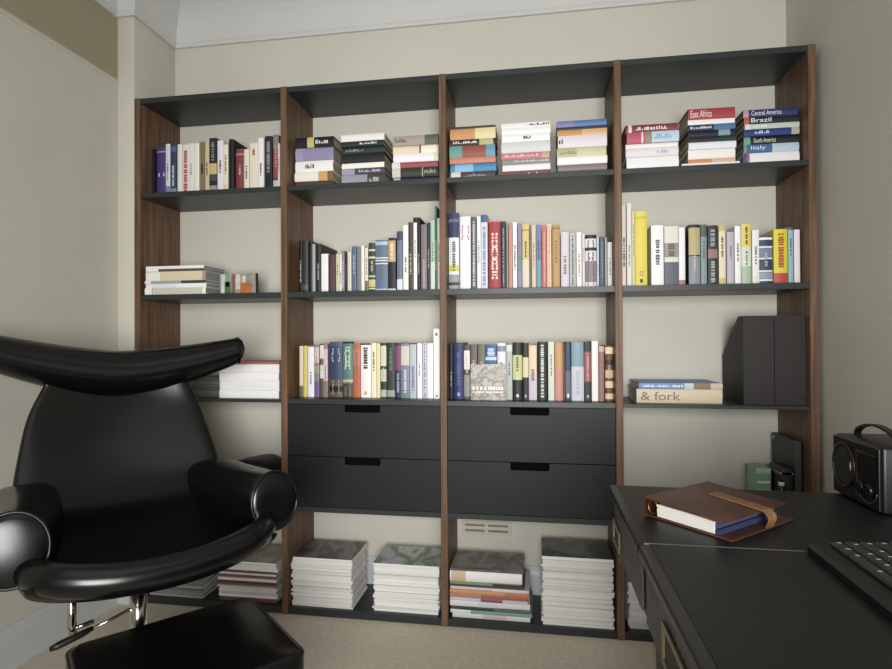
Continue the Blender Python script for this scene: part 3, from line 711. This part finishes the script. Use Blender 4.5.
for k, (th, c, desc, x0, x1, bands) in enumerate([
    (.0135, 'dcd8d6', 'pale grey magazine with pink patch at the bottom of', 1.279, 1.560, [(.4, .7, 'cfb8b4')]),
    (.010, '78a796', 'sea green magazine low in', 1.272, 1.567, [(0, .25, 'dfe2dc')]),
    (.009, '2f4640', 'dark green magazine low in', 1.300, 1.562, [(.5, 1, '5c6a66')]),
    (.017, 'e2dfe4', 'thick lilac white magazine in', 1.270, 1.560, [(.35, .6, 'd2d8dc')]),
    (.009, 'cfc4d2', 'lilac magazine with crimson dash in', 1.270, 1.552, [(.4, .68, '9c4a5c')]),
    (.010, 'b55e58', 'brick red magazine in', 1.269, 1.556, [(.0, .4, 'c07c74')]),
    (.011, 'd99a4a', 'orange yellow magazine in', 1.269, 1.556, [(.7, 1, 'd07a48')]),
    (.009, 'dcc3cc', 'pale pink magazine in', 1.270, 1.556, [(.55, .95, 'e2d8d0')]),
    (.009, '4c4c4c', 'charcoal magazine in', 1.270, 1.540, []),
    (.007, '7d9a68', 'thin leaf green magazine in', 1.270, 1.530, [(.6, 1, '3c3e3c')]),
    (.032, 'f1efec', 'thick white picture book near the top of', 1.270, 1.532, [(.02, .22, 'd9b894')]),
    (.005, '59554f', 'grey photo magazine topping', 1.270, 1.538, [])]):
    th *= 1.245
    rt = flat_book('magazine', f'{desc} the mixed {PIL}', 'magazine', x0, x1, .02 + rnd.uniform(-.003, .005), z, th, .175, c, 'mixed magazines and books under right drawers', bands, yaw=rnd.uniform(-.012, .012), hard=th > .03)
    z += th
m = MB(); w = 1.538 - 1.270; m.box((-w / 2 + .0005, .0005, .0055), (w / 2 - .0005, .174, .0066), photo_mat('cover_ink_g', ['39352f', '8e8d8a', '565049', 'a5a6a8', '6a665f'], 9, 6.4)); m.build('cover_picture', rt)

# ------------------------------------------------------------------ right bay, third shelf: two books, two magazine files
flat_book('book', 'cream cookbook with grey lettering on its spine beside the black files', 'book', 1.936, 2.220, .045, .8169, .049, .20, 'dcc8a8', 'cookbooks beside the black magazine files', hard=True)
fk = bpy.data.objects[-1] if False else None
for o in list(bpy.data.objects):
    if o.get('label', '').startswith('cream cookbook'): fk = o
text_part('lettering', '& fork', .03, bookm('7d7466'), fk, (-.128, -.0012, .010), (math.pi / 2, 0, 0), .132, .029)
flat_book('book', 'thin blue book with white letters lying on the cream cookbook', 'book', 1.944, 2.222, .048, .8661, .021, .20, '6f92cc', 'cookbooks beside the black magazine files', [(.55, .66, 'c2d4e0'), (.66, .86, '9a7a60'), (.86, 1, 'cdbfb0')], ('blk', .05, .55, 'dfe8f4'))
FILEM = mat('2b2827', 0.6, noise=0.1, scale=60, bump=0.15, bscale=300, spec=0.35)
for nm, x0, x1 in (('black magazine file standing left of its twin, sloped side showing', 2.283, 2.3795), ('black magazine file standing against the right upright', 2.3815, 2.4775)):
    r_ = thing('magazine_file', nm, 'magazine file', ((x0 + x1) / 2, .028, .8169), 0, 'black magazine files')
    hw = (x1 - x0) / 2
    side = [(0, 0), (.215, 0), (.215, .16), (.05, .302), (0, .302)]
    for sgn in (-1, 1):
        m = MB(); a = sgn * hw; b = sgn * (hw - .003)
        m.prism(side, 0, min(a, b), max(a, b), FILEM); m.build('side_panel', r_)
    m = MB(); m.box((-hw + .003, 0, 0), (hw - .003, .003, .302), FILEM); m.build('spine_panel', r_)
    m = MB(); m.box((-hw + .003, .003, 0), (hw - .003, .212, .003), FILEM); m.box((-hw + .003, .212, 0), (hw - .003, .215, .16), FILEM); m.build('bottom_panel', r_)
# right bay low shelf: folder, brown case, green box
r_ = thing('folder', 'flat black folder leaning upright against the rightmost walnut side', 'folder', (2.452, .05, .4104))
m = MB(); m.box((0, 0, 0), (.020, .19, .283), mat('3a3e3f', .5, spec=.4), .003, 2); m.build('body', r_)
m = MB(); m.box((-.0012, .172, .262), (-.0001, .182, .272), mat('c8c8c4', .4)); m.build('stud', r_)
r_ = thing('case', 'small dark brown case in front of the black folder', 'case', (2.422, .06, .4104))
m = MB(); m.box((-.012, 0, 0), (.027, .10, .188), mat('2a1f1d', .45, noise=.1, scale=30), .004, 3); m.build('body', r_)
m = MB(); m.box((-.013, .0, .165), (.028, .101, .173), mat('8a7874', .4)); m.build('lid_edge', r_)
r_ = thing('bottle', 'little black bottle with white cap band behind the desk', 'bottle', (2.405, .045, .4104))
m = MB(); m.tube([(0, 0, 0), (0, 0, .10), (0, 0, .118), (0, 0, .13), (0, 0, .15)], [.015, .015, .012, .008, .008], mat('121416', .25), 20); m.build('body', r_)
m = MB(); m.tube([(0, 0, .132), (0, 0, .145)], .0095, mat('dfe3e6', .3), 16); m.tube([(0, 0, .09), (0, 0, .098)], .0154, mat('c9d2d6', .3), 16); m.build('band', r_)
r_ = thing('carton', 'pale green carton beside the brown case', 'box', (2.352, .12, .4104))
m = MB(); m.box((0, 0, 0), (.050, .09, .172), mat('a9bfa8', .55, noise=.08, scale=30), .0015, 1); m.build('body', r_)
m = MB(); m.box((.001, -.0008, .10), (.049, -.0001, .155), mat('7fa48c', .5)); m.box((.004, -.0012, .12), (.046, -.0008, .128), mat('dfe6dc', .5)); m.build('label_panel', r_)
# left bay low shelf: black leather bag behind the chair arm
r_ = thing('bag', 'soft black bag on the shelf behind the chair arm', 'bag', (.46, .12, .4904))
m = MB(); rings = []
for k in range(13):
    t = -1 + 2 * k / 12; hh = .068 * (1 - abs(t) ** 2.6) + .012 + .006 * math.sin(5 * t); dd = .085 * (1 - abs(t) ** 4) + .01
    rings.append([(t * .14, dd * math.copysign(abs(math.cos(a)) ** .7, math.cos(a)), max(0, hh / 2 + hh / 2 * math.copysign(abs(math.sin(a)) ** .7, math.sin(a)))) for a in [2 * math.pi * j / 20 for j in range(20)]])
m.loft(rings, mat('17151a', .5, bump=.3, bscale=40)); m.build('body', r_)
m = MB(); m.tube(crspline([(-.07, -.05, .06), (-.03, -.06, .073), (.03, -.06, .073), (.07, -.05, .06)], 6), .004, mat('121012', .5)); m.build('strap', r_)

# ------------------------------------------------------------------ wall vent
r_ = thing('wall_vent', 'cream slotted air vent on the wall under the right drawers', 'vent', (1.384, WY, .279))
VM = mat('c4c1b2', .7)
m = MB(); m.box((-.1, -.006, -.028), (.1, -.0002, .028), VM, .002, 2); m.build('frame', r_)
for sx in (-.047, .047):
    for zz in (-.011, .011):
        m = MB(); m.box((sx - .040, -.0072, zz - .005), (sx + .040, -.0061, zz + .004), mat('837c66', .8)); m.build('slot', r_)

# ------------------------------------------------------------------ lounge chair
LEA = mat('0a0a0b', 0.24, noise=0.1, scale=40, bump=0.03, bscale=260, spec=0.5)
PIPE = mat('08080a', 0.3, spec=0.5)
CHR = mat('d0cdc6', 0.12, metal=1.0)
H48 = math.radians(48)
ch = thing('lounge_chair', 'large black leather lounge chair with horned headrest at left', 'armchair', (.497, -.616, 0), H48)
def L(r, f, z): return Vector((r, -f, z))
# headrest
m = MB(); rings = []; N = 56
rs = [-.392 + .784 * k / N for k in range(N + 1)]
for r in rs:
    a = abs(r)
    zc = .938 + .40 * a ** 1.6 - .035 * r
    fc = -.340 + .055 * (a / .39) ** 2
    u = a / .392
    rv = (.075 - .032 * u ** 1.9)
    if u > .93: rv *= math.sqrt(max(0.02, 1 - ((u - .93) / .07) ** 2))
    rings.append([L(r, fc + rv * 1.02 * math.cos(t) , zc + rv * math.sin(t)) for t in [2 * math.pi * j / 28 for j in range(28)]])
m.loft(rings, LEA); m.build('headrest', ch)
for sgn in (-1, 1):
    a = .368; zc = .938 + .40 * a ** 1.6 - .035 * a * sgn; fc = -.340 + .055 * (a / .39) ** 2; rv = .075 - .032 * (a / .392) ** 1.9
    m = MB(); m.tube([L(sgn * a, fc + (rv + .001) * math.cos(t), zc + (rv + .001) * math.sin(t)) for t in [2 * math.pi * j / 28 for j in range(29)]], .0022, PIPE, 8); m.build('piping', m and ch)
# back and seat: one curved pillow
st = crspline([(-.335, .93, .185), (-.30, .82, .235), (-.245, .70, .262), (-.175, .60, .278), (-.08, .548, .285), (.05, .522, .285), (.2, .516, .280), (.335, .525, .262)], 6)
m = MB(); rings = []
for k, p in enumerate(st):
    q0 = st[max(k - 1, 0)]; q1 = st[min(k + 1, len(st) - 1)]
    tf, tz = q1.x - q0.x, q1.y - q0.y; ln = math.hypot(tf, tz); nf, nz = -tz / ln, tf / ln      # normal towards the sitter
    hw = p.z; th = .075
    if k == 0 or k == len(st) - 1: th = .03
    elif k > len(st) - 14: th = .055
    ring = []
    u0 = k / (len(st) - 1)
    curl = .070 * (1 - u0) + .035 * u0
    for j in range(40):
        a = 2 * math.pi * j / 40
        x = hw * math.copysign(abs(math.cos(a)) ** .75, math.cos(a)); s = math.copysign(abs(math.sin(a)) ** .75, math.sin(a))
        off = (s - 1) * th / 2 + curl * (x / hw) ** 2 * .9
        ring.append(L(x, p.x + nf * off, p.y + nz * off))
    rings.append(ring)
m.loft(rings, LEA); m.build('seat_and_back', ch)
# arms
def sq(v, k):
    e = min(1, .5 + .5 * (k / 17) ** 1.2)
    return math.copysign(abs(v) ** e, v)
for sgn in (-1, 1):
    P = [(.236, -.27, .553, .080), (.250, -.15, .555, .102), (.260, .0, .568, .100), (.271, .15, .592, .087), (.283, .265, .609, .0755)]
    sp = crspline([p[:3] for p in P], 6); rad = [q.x for q in crspline([(p[3], 0, 0) for p in P], 6)]
    m = MB(); rings = []
    ax = Vector((.012, .10, .013)).normalized()
    for k, p in enumerate(sp):
        d = (sp[min(k + 1, len(sp) - 1)] - sp[max(k - 1, 0)]).normalized()
        x = Vector((1, 0, 0)); x = (x - d * x.dot(d)).normalized(); up = x.cross(d).normalized() * -1
        if up.z < 0: up = -up
        rings.append([p + rad[k] * (sq(math.cos(t), k) * x * .86 + sq(math.sin(t), k) * up) for t in [2 * math.pi * j / 30 for j in range(30)]])
    rings = [[L(sgn * v.x, v.y, v.z) for v in r] for r in rings]
    m.loft(rings, LEA, caps=True); arm = m.build('arm', ch)
    # domed end cap with piping
    p = sp[-1]; d = (sp[-1] - sp[-3]).normalized(); x = Vector((1, 0, 0)); x = (x - d * x.dot(d)).normalized(); up = x.cross(d).normalized()
    if up.z < 0: up = -up
    R0 = rad[-1]; m = MB(); rings = []
    for k in range(6):
        a = math.pi / 2 * k / 5.2
        rings.append([p + d * (.010 * math.sin(a) + .0005) + R0 * math.cos(a) * (math.cos(t) * x * .86 + math.sin(t) * up) for t in [2 * math.pi * j / 30 for j in range(30)]])
    m.loft([[L(sgn * v.x, v.y, v.z) for v in r] for r in rings], LEA); m.build('end_cap', arm)
    m = MB(); loop = [p + (R0 + .0015) * (math.cos(t) * x * .86 + math.sin(t) * up) for t in [2 * math.pi * j / 30 for j in range(31)]]
    m.tube([L(sgn * v.x, v.y, v.z) for v in loop], .004, PIPE, 8); m.build('piping', arm)
# front roll
pts = crspline([(-.262, .235, .560), (-.245, .285, .556), (-.20, .335, .547), (-.11, .37, .536), (0, .38, .531), (.11, .37, .536), (.20, .335, .547), (.245, .285, .556), (.262, .235, .560)], 6)
n = len(pts); m = MB(); m.tube([L(*p) for p in pts], [.0365 - .012 * abs(-1 + 2 * k / (n - 1)) ** 4 for k in range(n)], LEA, 18); m.build('front_roll', ch)
# under shell
m = MB(); rings = []
for k in range(7):
    a = math.pi / 2 * k / 6.3
    rings.append([L(.225 * math.cos(a) * math.cos(t), .02 + .22 * math.cos(a) * math.sin(t), .475 - .055 * math.sin(a)) for t in [2 * math.pi * j / 32 for j in range(32)]])
m.loft(rings, LEA); m.build('under_shell', ch)
# chrome base
m = MB(); m.tube([L(.0, 0, .05), L(0, 0, .395)], .0225, CHR, 24); m.build('column', ch)
m = MB(); m.tube([L(-.154, 0, .41), L(-.154, 0, .30), L(-.150, .0, .285)], [.011, .011, .008], CHR, 16)
m.tube([L(-.154, 0, .297), L(-.105, .0, .303)], .006, CHR, 12); m.build('tilt_post', ch)
for k in range(4):
    a = math.radians(45 + 90 * k); m = MB()
    m.tube(crspline([(0.02 * math.cos(a), -.02 * math.sin(a), .11), (.16 * math.cos(a), -.16 * math.sin(a), .075), (.27 * math.cos(a), -.27 * math.sin(a), .022)], 6), [.017] * 7 + [.015] * 5 + [.014], CHR, 14)
    lg = m.build('leg', ch)
    m = MB(); m.tube([(.265 * math.cos(a), -.265 * math.sin(a), 0), (.265 * math.cos(a), -.265 * math.sin(a), .012)], .016, mat('1a1a1a', .5), 14); m.build('glide', lg)
m = MB(); m.tube([L(.016, 0.0, .32), L(-.06, .012, .302), L(-.125, .02, .289)], .0045, CHR, 10); lev = m.build('lever', ch)
m = MB(); m.tube([L(-.110, .018, .293), L(-.135, .021, .287), L(-.185, .026, .277), L(-.203, .028, .274)], [.006, .009, .0095, .006], mat('111111', .4), 14); m.build('grip', lev)

# ------------------------------------------------------------------ ottoman
ot = thing('ottoman', 'square black leather footstool in front of the lounge chair', 'footstool', (.776, -.819, 0), H48)
def pad(m, hx, hy, z0, z1, mt, cr=.012, e=.026):
    rings = []
    def rr_(ins, z, crown=0):
        pts = []
        rad = .035
        for cx_, cy_, a0 in ((1, 1, 0), (-1, 1, 90), (-1, -1, 180), (1, -1, 270)):
            for k in range(7):
                a = math.radians(a0 + 15 * k)
                pts.append((cx_ * (hx - rad) + (rad) * math.cos(a) - cx_ * ins * 1, cy_ * (hy - rad) + rad * math.sin(a) - cy_ * ins, z))
        return pts
    for k in range(5):
        a = math.pi / 2 * k / 4; rings.append(rr_(e * (1 - math.sin(a)), z0 + e * (1 - math.cos(a))))
    for k in range(6):
        a = math.pi / 2 * k / 5; rings.append(rr_(.016 * (1 - math.cos(a)), z1 - .016 + .016 * math.sin(a)))
    rings.append(rr_(.08, z1 + cr * .7)); rings.append(rr_(.14, z1 + cr))
    m.loft(rings, mt)
m = MB(); pad(m, .218, .194, .215, .328, LEA, .006); cu = m.build('cushion', ot)
m = MB(); lp = []
for cx_, cy_, a0 in ((1, 1, 0), (-1, 1, 90), (-1, -1, 180), (1, -1, 270)):
    for k in range(7):
        a = math.radians(a0 + 15 * k); lp.append((cx_ * .181 + .035 * math.cos(a), cy_ * .157 + .035 * math.sin(a), .318))
lp.append(lp[0]); m.tube(lp, .004, PIPE, 8); m.build('piping', cu)
m = MB(); m.tube([(0, 0, .05), (0, 0, .225)], .02, CHR, 20); m.build('column', ot)
for k in range(4):
    a = math.radians(45 + 90 * k); m = MB()
    m.tube([(0, 0, .07), (.12 * math.cos(a), .12 * math.sin(a), .045), (.20 * math.cos(a), .20 * math.sin(a), .012)], [.013, .012, .011], CHR, 12); m.build('leg', ot)

# ------------------------------------------------------------------ desk
def blackwood():
    m = bpy.data.materials.new('black_stained_wood'); m.use_nodes = True
    nt = m.node_tree; b = nt.nodes['Principled BSDF']; b.inputs['Roughness'].default_value = .5
    tc = nt.nodes.new('ShaderNodeTexCoord'); mp = nt.nodes.new('ShaderNodeMapping'); mp.inputs['Scale'].default_value = (40, 40, 3)
    nz = nt.nodes.new('ShaderNodeTexNoise'); nz.inputs['Scale'].default_value = 4; nz.inputs['Detail'].default_value = 8
    nt.links.new(tc.outputs['Object'], mp.inputs['Vector']); nt.links.new(mp.outputs['Vector'], nz.inputs['Vector'])
    rp = nt.nodes.new('ShaderNodeValToRGB'); e = rp.color_ramp.elements
    e[0].position = .35; e[0].color = rgb('24211f'); e[1].position = .72; e[1].color = rgb('5c5650')
    nt.links.new(nz.outputs['Fac'], rp.inputs['Fac']); nt.links.new(rp.outputs['Color'], b.inputs['Base Color'])
    return m
BW = blackwood()
TOPM = mat('131313', .46, noise=.12, scale=14, bump=.10, bscale=320, spec=.4)
EDGE = mat('121212', .38, noise=.1, scale=30, spec=.5)
BRASS = mat('8f8468', .38, metal=.85, noise=.15, scale=60)
DX = 1.735; DR = 2.500; YF = -.797; YS = -1.142; YE = -2.42; DZ = .740
dk = thing('desk', 'long black desk with leather top and brass pulls at right', 'desk', (2.1, -1.6, 0))
def dpart(m, name, parent=None):
    o = m.build(name, parent or dk)
    if parent is None: o.location = (-2.1, 1.6, 0)
    return o
for a, b, nm in ((YS + .0008, YF, 'leaf_top'), (YE, YS - .0008, 'top')):
    m = MB(); m.box((DX, a, DZ - .022), (DR, b, DZ - .0012), EDGE, .006, 4); t = dpart(m, nm)
    m = MB(); m.box((DX + .016, a + (.016 if nm == 'top' else .0015), DZ - .003), (DR - .016, b - (.0015 if nm == 'top' else .016), DZ), TOPM, .0006, 1); m.build('leather_inlay', t)
m = MB(); m.box((DX + .008, YS - .0012, DZ - .0022), (DR - .01, YS + .0012, DZ + .0002), mat('55534e', .6)); dpart(m, 'seam_strip')
for a, b, nm in ((YS + .002, YF - .010, 'leaf_apron'), (YE + .01, YS - .002, 'apron')):
    m = MB(); m.box((DX + .014, a, .622), (DR - .01, b, DZ - .022), BW, .002, 1); dpart(m, nm)
def pull(yc, parent, zc=.667, hy=.056, hz=.026):
    x = DX + .0075
    m = MB()
    for y0, y1, z0, z1 in ((yc - hy, yc + hy, zc + hz - .007, zc + hz), (yc - hy, yc + hy, zc - hz, zc - hz + .007), (yc - hy, yc - hy + .008, zc - hz + .007, zc + hz - .007), (yc + hy - .008, yc + hy, zc - hz + .007, zc + hz - .007)):
        m.box((x - .004, y0, z0), (x, y1, z1), BRASS, .001, 1)
    o = m.build('pull', parent); o['label'] = 'brass framed recessed pull'
    m = MB(); m.box((x - .001, yc - hy + .006, zc - hz + .005), (x + .0, yc + hy - .006, zc + hz - .005), mat('241f19', .6)); m.build('recess_plate', o) if False else dpartless(m, parent)
def dpartless(m, parent):
    o = m.build('recess_plate', parent); return o
for y0, y1, yc in ((YS + .02, YF - .03, -.870), (-1.66, YS - .018, -1.335), (-2.38, -1.68, -2.03)):
    m = MB(); m.box((DX + .008, y0, .630), (DX + .0138, y1, DZ - .026), BW, .0015, 1); d = dpart(m, 'drawer_front'); pull(yc, d, hy=.056 if yc < -1 else .042, zc=.667 if yc < -1 else .655, hz=.026 if yc < -1 else .021)
for a, b in ((-1.62, YS - .006), (YE + .015, -2.02)):
    m = MB(); m.box((DX + .020, a, 0), (DR - .03, b, .6215), mat('1f1c1a', .55, noise=.2, scale=20), .003, 2); p = dpart(m, 'pedestal')
    for yy in (a, b):
        s = 1 if yy == a else -1
        m = MB(); m.box((DX + .0185, min(yy + s * .012, yy + s * .019), .02), (DX + .0199, max(yy + s * .012, yy + s * .019), .60), BRASS); m.build('edge_strip', p)
m = MB(); m.prism([(YF - .012, .622), (YF - .05, .622), (YF - .042, .590), (YF - .022, .582)], 0, DX + .016, DX + .05, BW); dpart(m, 'corner_bracket')

# ------------------------------------------------------------------ leather organiser on the desk
A = Vector((1.775, -1.014)); B = Vector((1.884, -1.106)); Cc = Vector((2.022, -.987))
w = .147; yaw = math.radians(-48)
og = thing('organiser', 'brown leather ring organiser with strap lying on the desk', 'organiser', (A.x, A.y, DZ + .0004), yaw)
LB = mat('3a2018', .42, hex2='56362a', scale=14, bump=.15, bscale=200, spec=.4)
l = .182
m = MB(); m.box((-.004, 0, 0), (w, l, .0032), LB, .0012, 2); m.build('bottom_cover', og)
hA, hB = .0308, .0245
m = MB(); m.loft([[(-.004, y, hA), (w - .012, y, hB), (w - .012, y, hB + .0032), (-.004, y, hA + .0034)] for y in (-.004, l - .004)], LB, True, True, False); tc_ = m.build('top_cover', og)
m = MB(); m.tube([(0, 0, .0035), (-.0, 0, 0)], .001, LB, 6) if False else None
rings = []
for y in (0, l):
    o_ = [(-.004 + .0165 * -math.sin(a) * .55, y, .0172 - .0170 * math.cos(a)) for a in [math.pi * k / 10 for k in range(11)]]
    i_ = [(-.004 + .0145 * -math.sin(a) * .5, y, .0172 - .0140 * math.cos(a)) for a in [math.pi * k / 10 for k in range(10, -1, -1)]]
    rings.append(o_ + i_)
m.loft(rings, LB, True, True, False); m.build('spine', og)
m = MB(); m.box((.014, .003, .0036), (w - .030, l - .008, .0240), mat('cfccc6', .8, noise=.08, scale=200, stretch=(.05, .05, 8)), .0006, 1); m.build('pages', og)
m = MB(); m.box((.03, .004, .0036), (w - .022, l - .010, .012), mat('2c3250', .6)); m.box((w - .0295, .004, .013), (w - .0255, l - .012, .0205), mat('39425f', .6)); m.build('divider_sheets', og)
for y in (.004, .06, .12, .175):
    m = MB(); m.tube([(.005 + .009 * math.cos(a), y, .0172 + .0115 * math.sin(a)) for a in [2 * math.pi * k / 20 for k in range(21)]], .0016, mat('8a7448', .35, metal=1.0), 8); m.build('ring', og)
STR = mat('6b4a30', .5, hex2='86643f', scale=40, spec=.4)
m = MB(); path = crspline([(.045, .115, .0322), (.075, .113, .0309), (w - .014, .108, .0286), (w - .004, .107, .0267), (w + .003, .106, .018), (w - .001, .105, .0050)], 6)
rings = []
for k, p in enumerate(path):
    d = (path[min(k + 1, len(path) - 1)] - path[max(k - 1, 0)]).normalized(); nrm = Vector((-d.z, 0, d.x))
    if k == 0: pass
    hw = .011
    rings.append([p + Vector((0, -hw, 0)), p + Vector((0, hw, 0)), p + Vector((0, hw, 0)) + nrm * .0022, p + Vector((0, -hw, 0)) + nrm * .0022])
m.loft(rings, STR, True, True, False); m.build('strap', og)

# ------------------------------------------------------------------ radio
rd = thing('radio', 'small black portable radio with carrying handle by the right wall', 'radio', (2.165, -.796, DZ + .0004))
RB = mat('0a0a0a', .4, noise=.1, scale=30, bump=.1, bscale=300, spec=.5)
D_ = .156; HR = .116; WD = .165
m = MB(); m.box((.004, -D_, 0), (WD, 0, HR), RB, .006, 4); m.build('body', rd)
m = MB(); m.box((0, -D_ + .003, .004), (.0045, -.003, HR - .003), mat('0c0c0c', .3, spec=.5), .0015, 2); fp = m.build('front_panel', rd)
m = MB(); m.tube([(-.0008, -.042 + .037 * math.cos(a), .062 + .040 * math.sin(a)) for a in [2 * math.pi * k / 40 for k in range(41)]], .0022, mat('2e2d2a', .35, metal=.6), 8); m.build('speaker_ring', fp)
m = MB(); m.tube([(.0004, -.042, .062), (-.0006, -.042, .062)], .035, mat('1a1a18', .7, noise=.5, scale=900), 36); m.build('speaker_grille', fp)
m = MB(); m.box((-.0010, -.088, .015), (-.0002, -.083, .10), mat('3c1f18', .5)); m.build('trim_strip', fp)
for y, z_, rad in ((-.104, .036, .0105), (-.130, .036, .0105)):
    m = MB(); m.tube([(.0, y, z_), (-.007, y, z_), (-.008, y, z_)], [rad, rad, rad * .85], mat('2c2b29', .25, metal=.7), 24); m.build('knob', fp)
m = MB(); m.tube([(-.0006, -.118 + .030 * math.cos(a), .034 + .022 * math.sin(a)) for a in [math.pi + math.pi * k / 20 for k in range(21)]], .0009, mat('6a6862', .3, metal=.8), 6); m.build('trim_arc', fp)
m = MB(); m.box((-.0014, -.1165 - .028, .058), (-.0003, -.1165 + .026, .098), mat('16130f', .15, spec=.6), .0005, 1); m.build('dial_window', fp)
m = MB(); m.prism([(-.0665, .072), (-.0645, .064), (-.0665, .056), (-.0685, .064)], 0, -.0014, -.0004, mat('e8e8e4', .3)); m.build('badge', fp)
m = MB(); hd = crspline([(.04, -.010, HR - .002), (.04, -.016, HR + .010), (.04, -.040, HR + .021), (.04, -.075, HR + .026), (.04, -.110, HR + .021), (.04, -.136, HR + .010), (.04, -.144, HR - .002)], 7)
rings = []
for k, p in enumerate(hd):
    d = (hd[min(k + 1, len(hd) - 1)] - hd[max(k - 1, 0)]).normalized(); nrm = d.cross(Vector((1, 0, 0)))
    rings.append([p + Vector((-.006, 0, 0)) - nrm * .002, p + Vector((.006, 0, 0)) - nrm * .002, p + Vector((.006, 0, 0)) + nrm * .002, p + Vector((-.006, 0, 0)) + nrm * .002])
m.loft(rings, RB, True, True, False); m.build('handle', rd)

# ------------------------------------------------------------------ keyboard
kb = thing('keyboard', 'black computer keyboard at the right edge of the desk', 'keyboard', (1.963, -1.152, DZ + .0004), math.radians(-1.0))
KB = mat('0d0d0d', .45, spec=.45)
KD, KL = .152, .44
m = MB(); m.loft([[(0, y, .0), (KD, y, .0), (KD, y, .022), (.022, y, .0150), (.006, y, .0140), (0, y, .0105)] for y in (0, -KL)], KB, True, True, False); m.build('body', kb)
KEY = mat('1c1c1d', .28, spec=.6); km = None; cnt = 0
m = MB()
def keymesh(wy):
    m = MB(); hx, hy = .0078, wy / 2
    m.loft([[(-hx, -hy, 0), (hx, -hy, 0), (hx, hy, 0), (-hx, hy, 0)], [(-hx * .97, -hy + .0003, .003), (hx * .97, -hy + .0003, .003), (hx * .97, hy - .0003, .003), (-hx * .97, hy - .0003, .003)], [(-hx * .72, -hy + .0022, .0062), (hx * .72, -hy + .0022, .0062), (hx * .72, hy - .0022, .0062), (-hx * .72, hy - .0022, .0062)]], KEY, True, True, False)
    # white legend on the cap
    o = m.build('key'); me = o.data; bpy.data.objects.remove(o); return me
LEG = mat('c8c8c6', .4)
def legend():
    m = MB(); m.face([(-.0028, -.0022, 0), (.0028, -.0022, 0), (.0028, .0012, 0), (-.0028, .0012, 0)], LEG)
    o = m.build('legend', normals=False); me = o.data; bpy.data.objects.remove(o); return me
lm = legend(); sizes = {}
rows_ = [[1.25, 1.25, 1.25, 6.25, 1.25, 1.25, 1.25], [2.25] + [1] * 10 + [2.75], [1.75] + [1] * 11 + [2.25], [1.5] + [1] * 12 + [1.5], [1] * 13 + [2], [1] * 14]
for ri, row in enumerate(rows_):
    x = .033 + ri * .0182; y = -.008
    for ww in row:
        wy = .0182 * ww - .0022
        if ww not in sizes: sizes[ww] = keymesh(wy)
        o = bpy.data.objects.new('key', sizes[ww]); C.objects.link(o); o.parent = kb
        zz = .0152 + (x - .022) * (.007 / (KD - .022))
        o.location = (x, y - wy / 2, zz)
        g = bpy.data.objects.new('legend', lm); C.objects.link(g); g.parent = o; g.location = (.001, wy * .2, .0064)
        y -= .0182 * ww

# ------------------------------------------------------------------ light
def area(name, loc, rot, sx, sy, power, col=(1, 1, 1)):
    l = bpy.data.lights.new(name, 'AREA'); l.shape = 'RECTANGLE'; l.size = sx; l.size_y = sy; l.energy = power; l.color = col
    o = bpy.data.objects.new(name, l); C.objects.link(o); o.location = loc; o.rotation_euler = rot; return o
area('window_light', (1.8, -3.3, 1.1), (math.radians(89), 0, math.radians(9)), 1.2, 1.2, 33, (1, .99, .975)).data.spread = math.radians(92)
area('ceiling_bounce', (1.2, -2.1, 2.5), (0, 0, 0), 1.8, 1.8, 6, (1, .97, .92))
w_ = bpy.data.worlds.new('World'); scene.world = w_; w_.use_nodes = True
w_.node_tree.nodes['Background'].inputs[0].default_value = (.92, .95, 1, 1)
w_.node_tree.nodes['Background'].inputs[1].default_value = .34

# ------------------------------------------------------------------ camera
F_, YAW, PIT, ROL = 560.626, .1591, .0075, -.0047
cam = bpy.data.cameras.new('camera'); co = bpy.data.objects.new('camera', cam); C.objects.link(co)
cam.sensor_width = 36; cam.lens = F_ / 892 * 36; cam.clip_start = .05
r = Vector((math.cos(YAW), math.sin(YAW), 0)); fw = Vector((-math.sin(YAW), math.cos(YAW), 0)); up = Vector((0, 0, 1))
f2 = fw * math.cos(PIT) + up * math.sin(PIT); u2 = -fw * math.sin(PIT) + up * math.cos(PIT)
r3 = r * math.cos(ROL) + u2 * math.sin(ROL); u3 = -r * math.sin(ROL) + u2 * math.cos(ROL)
M = Matrix((r3, u3, -f2)).transposed().to_4x4(); M.translation = Vector((1.5863, -2.0165, 1.046))
co.matrix_world = M
scene.camera = co
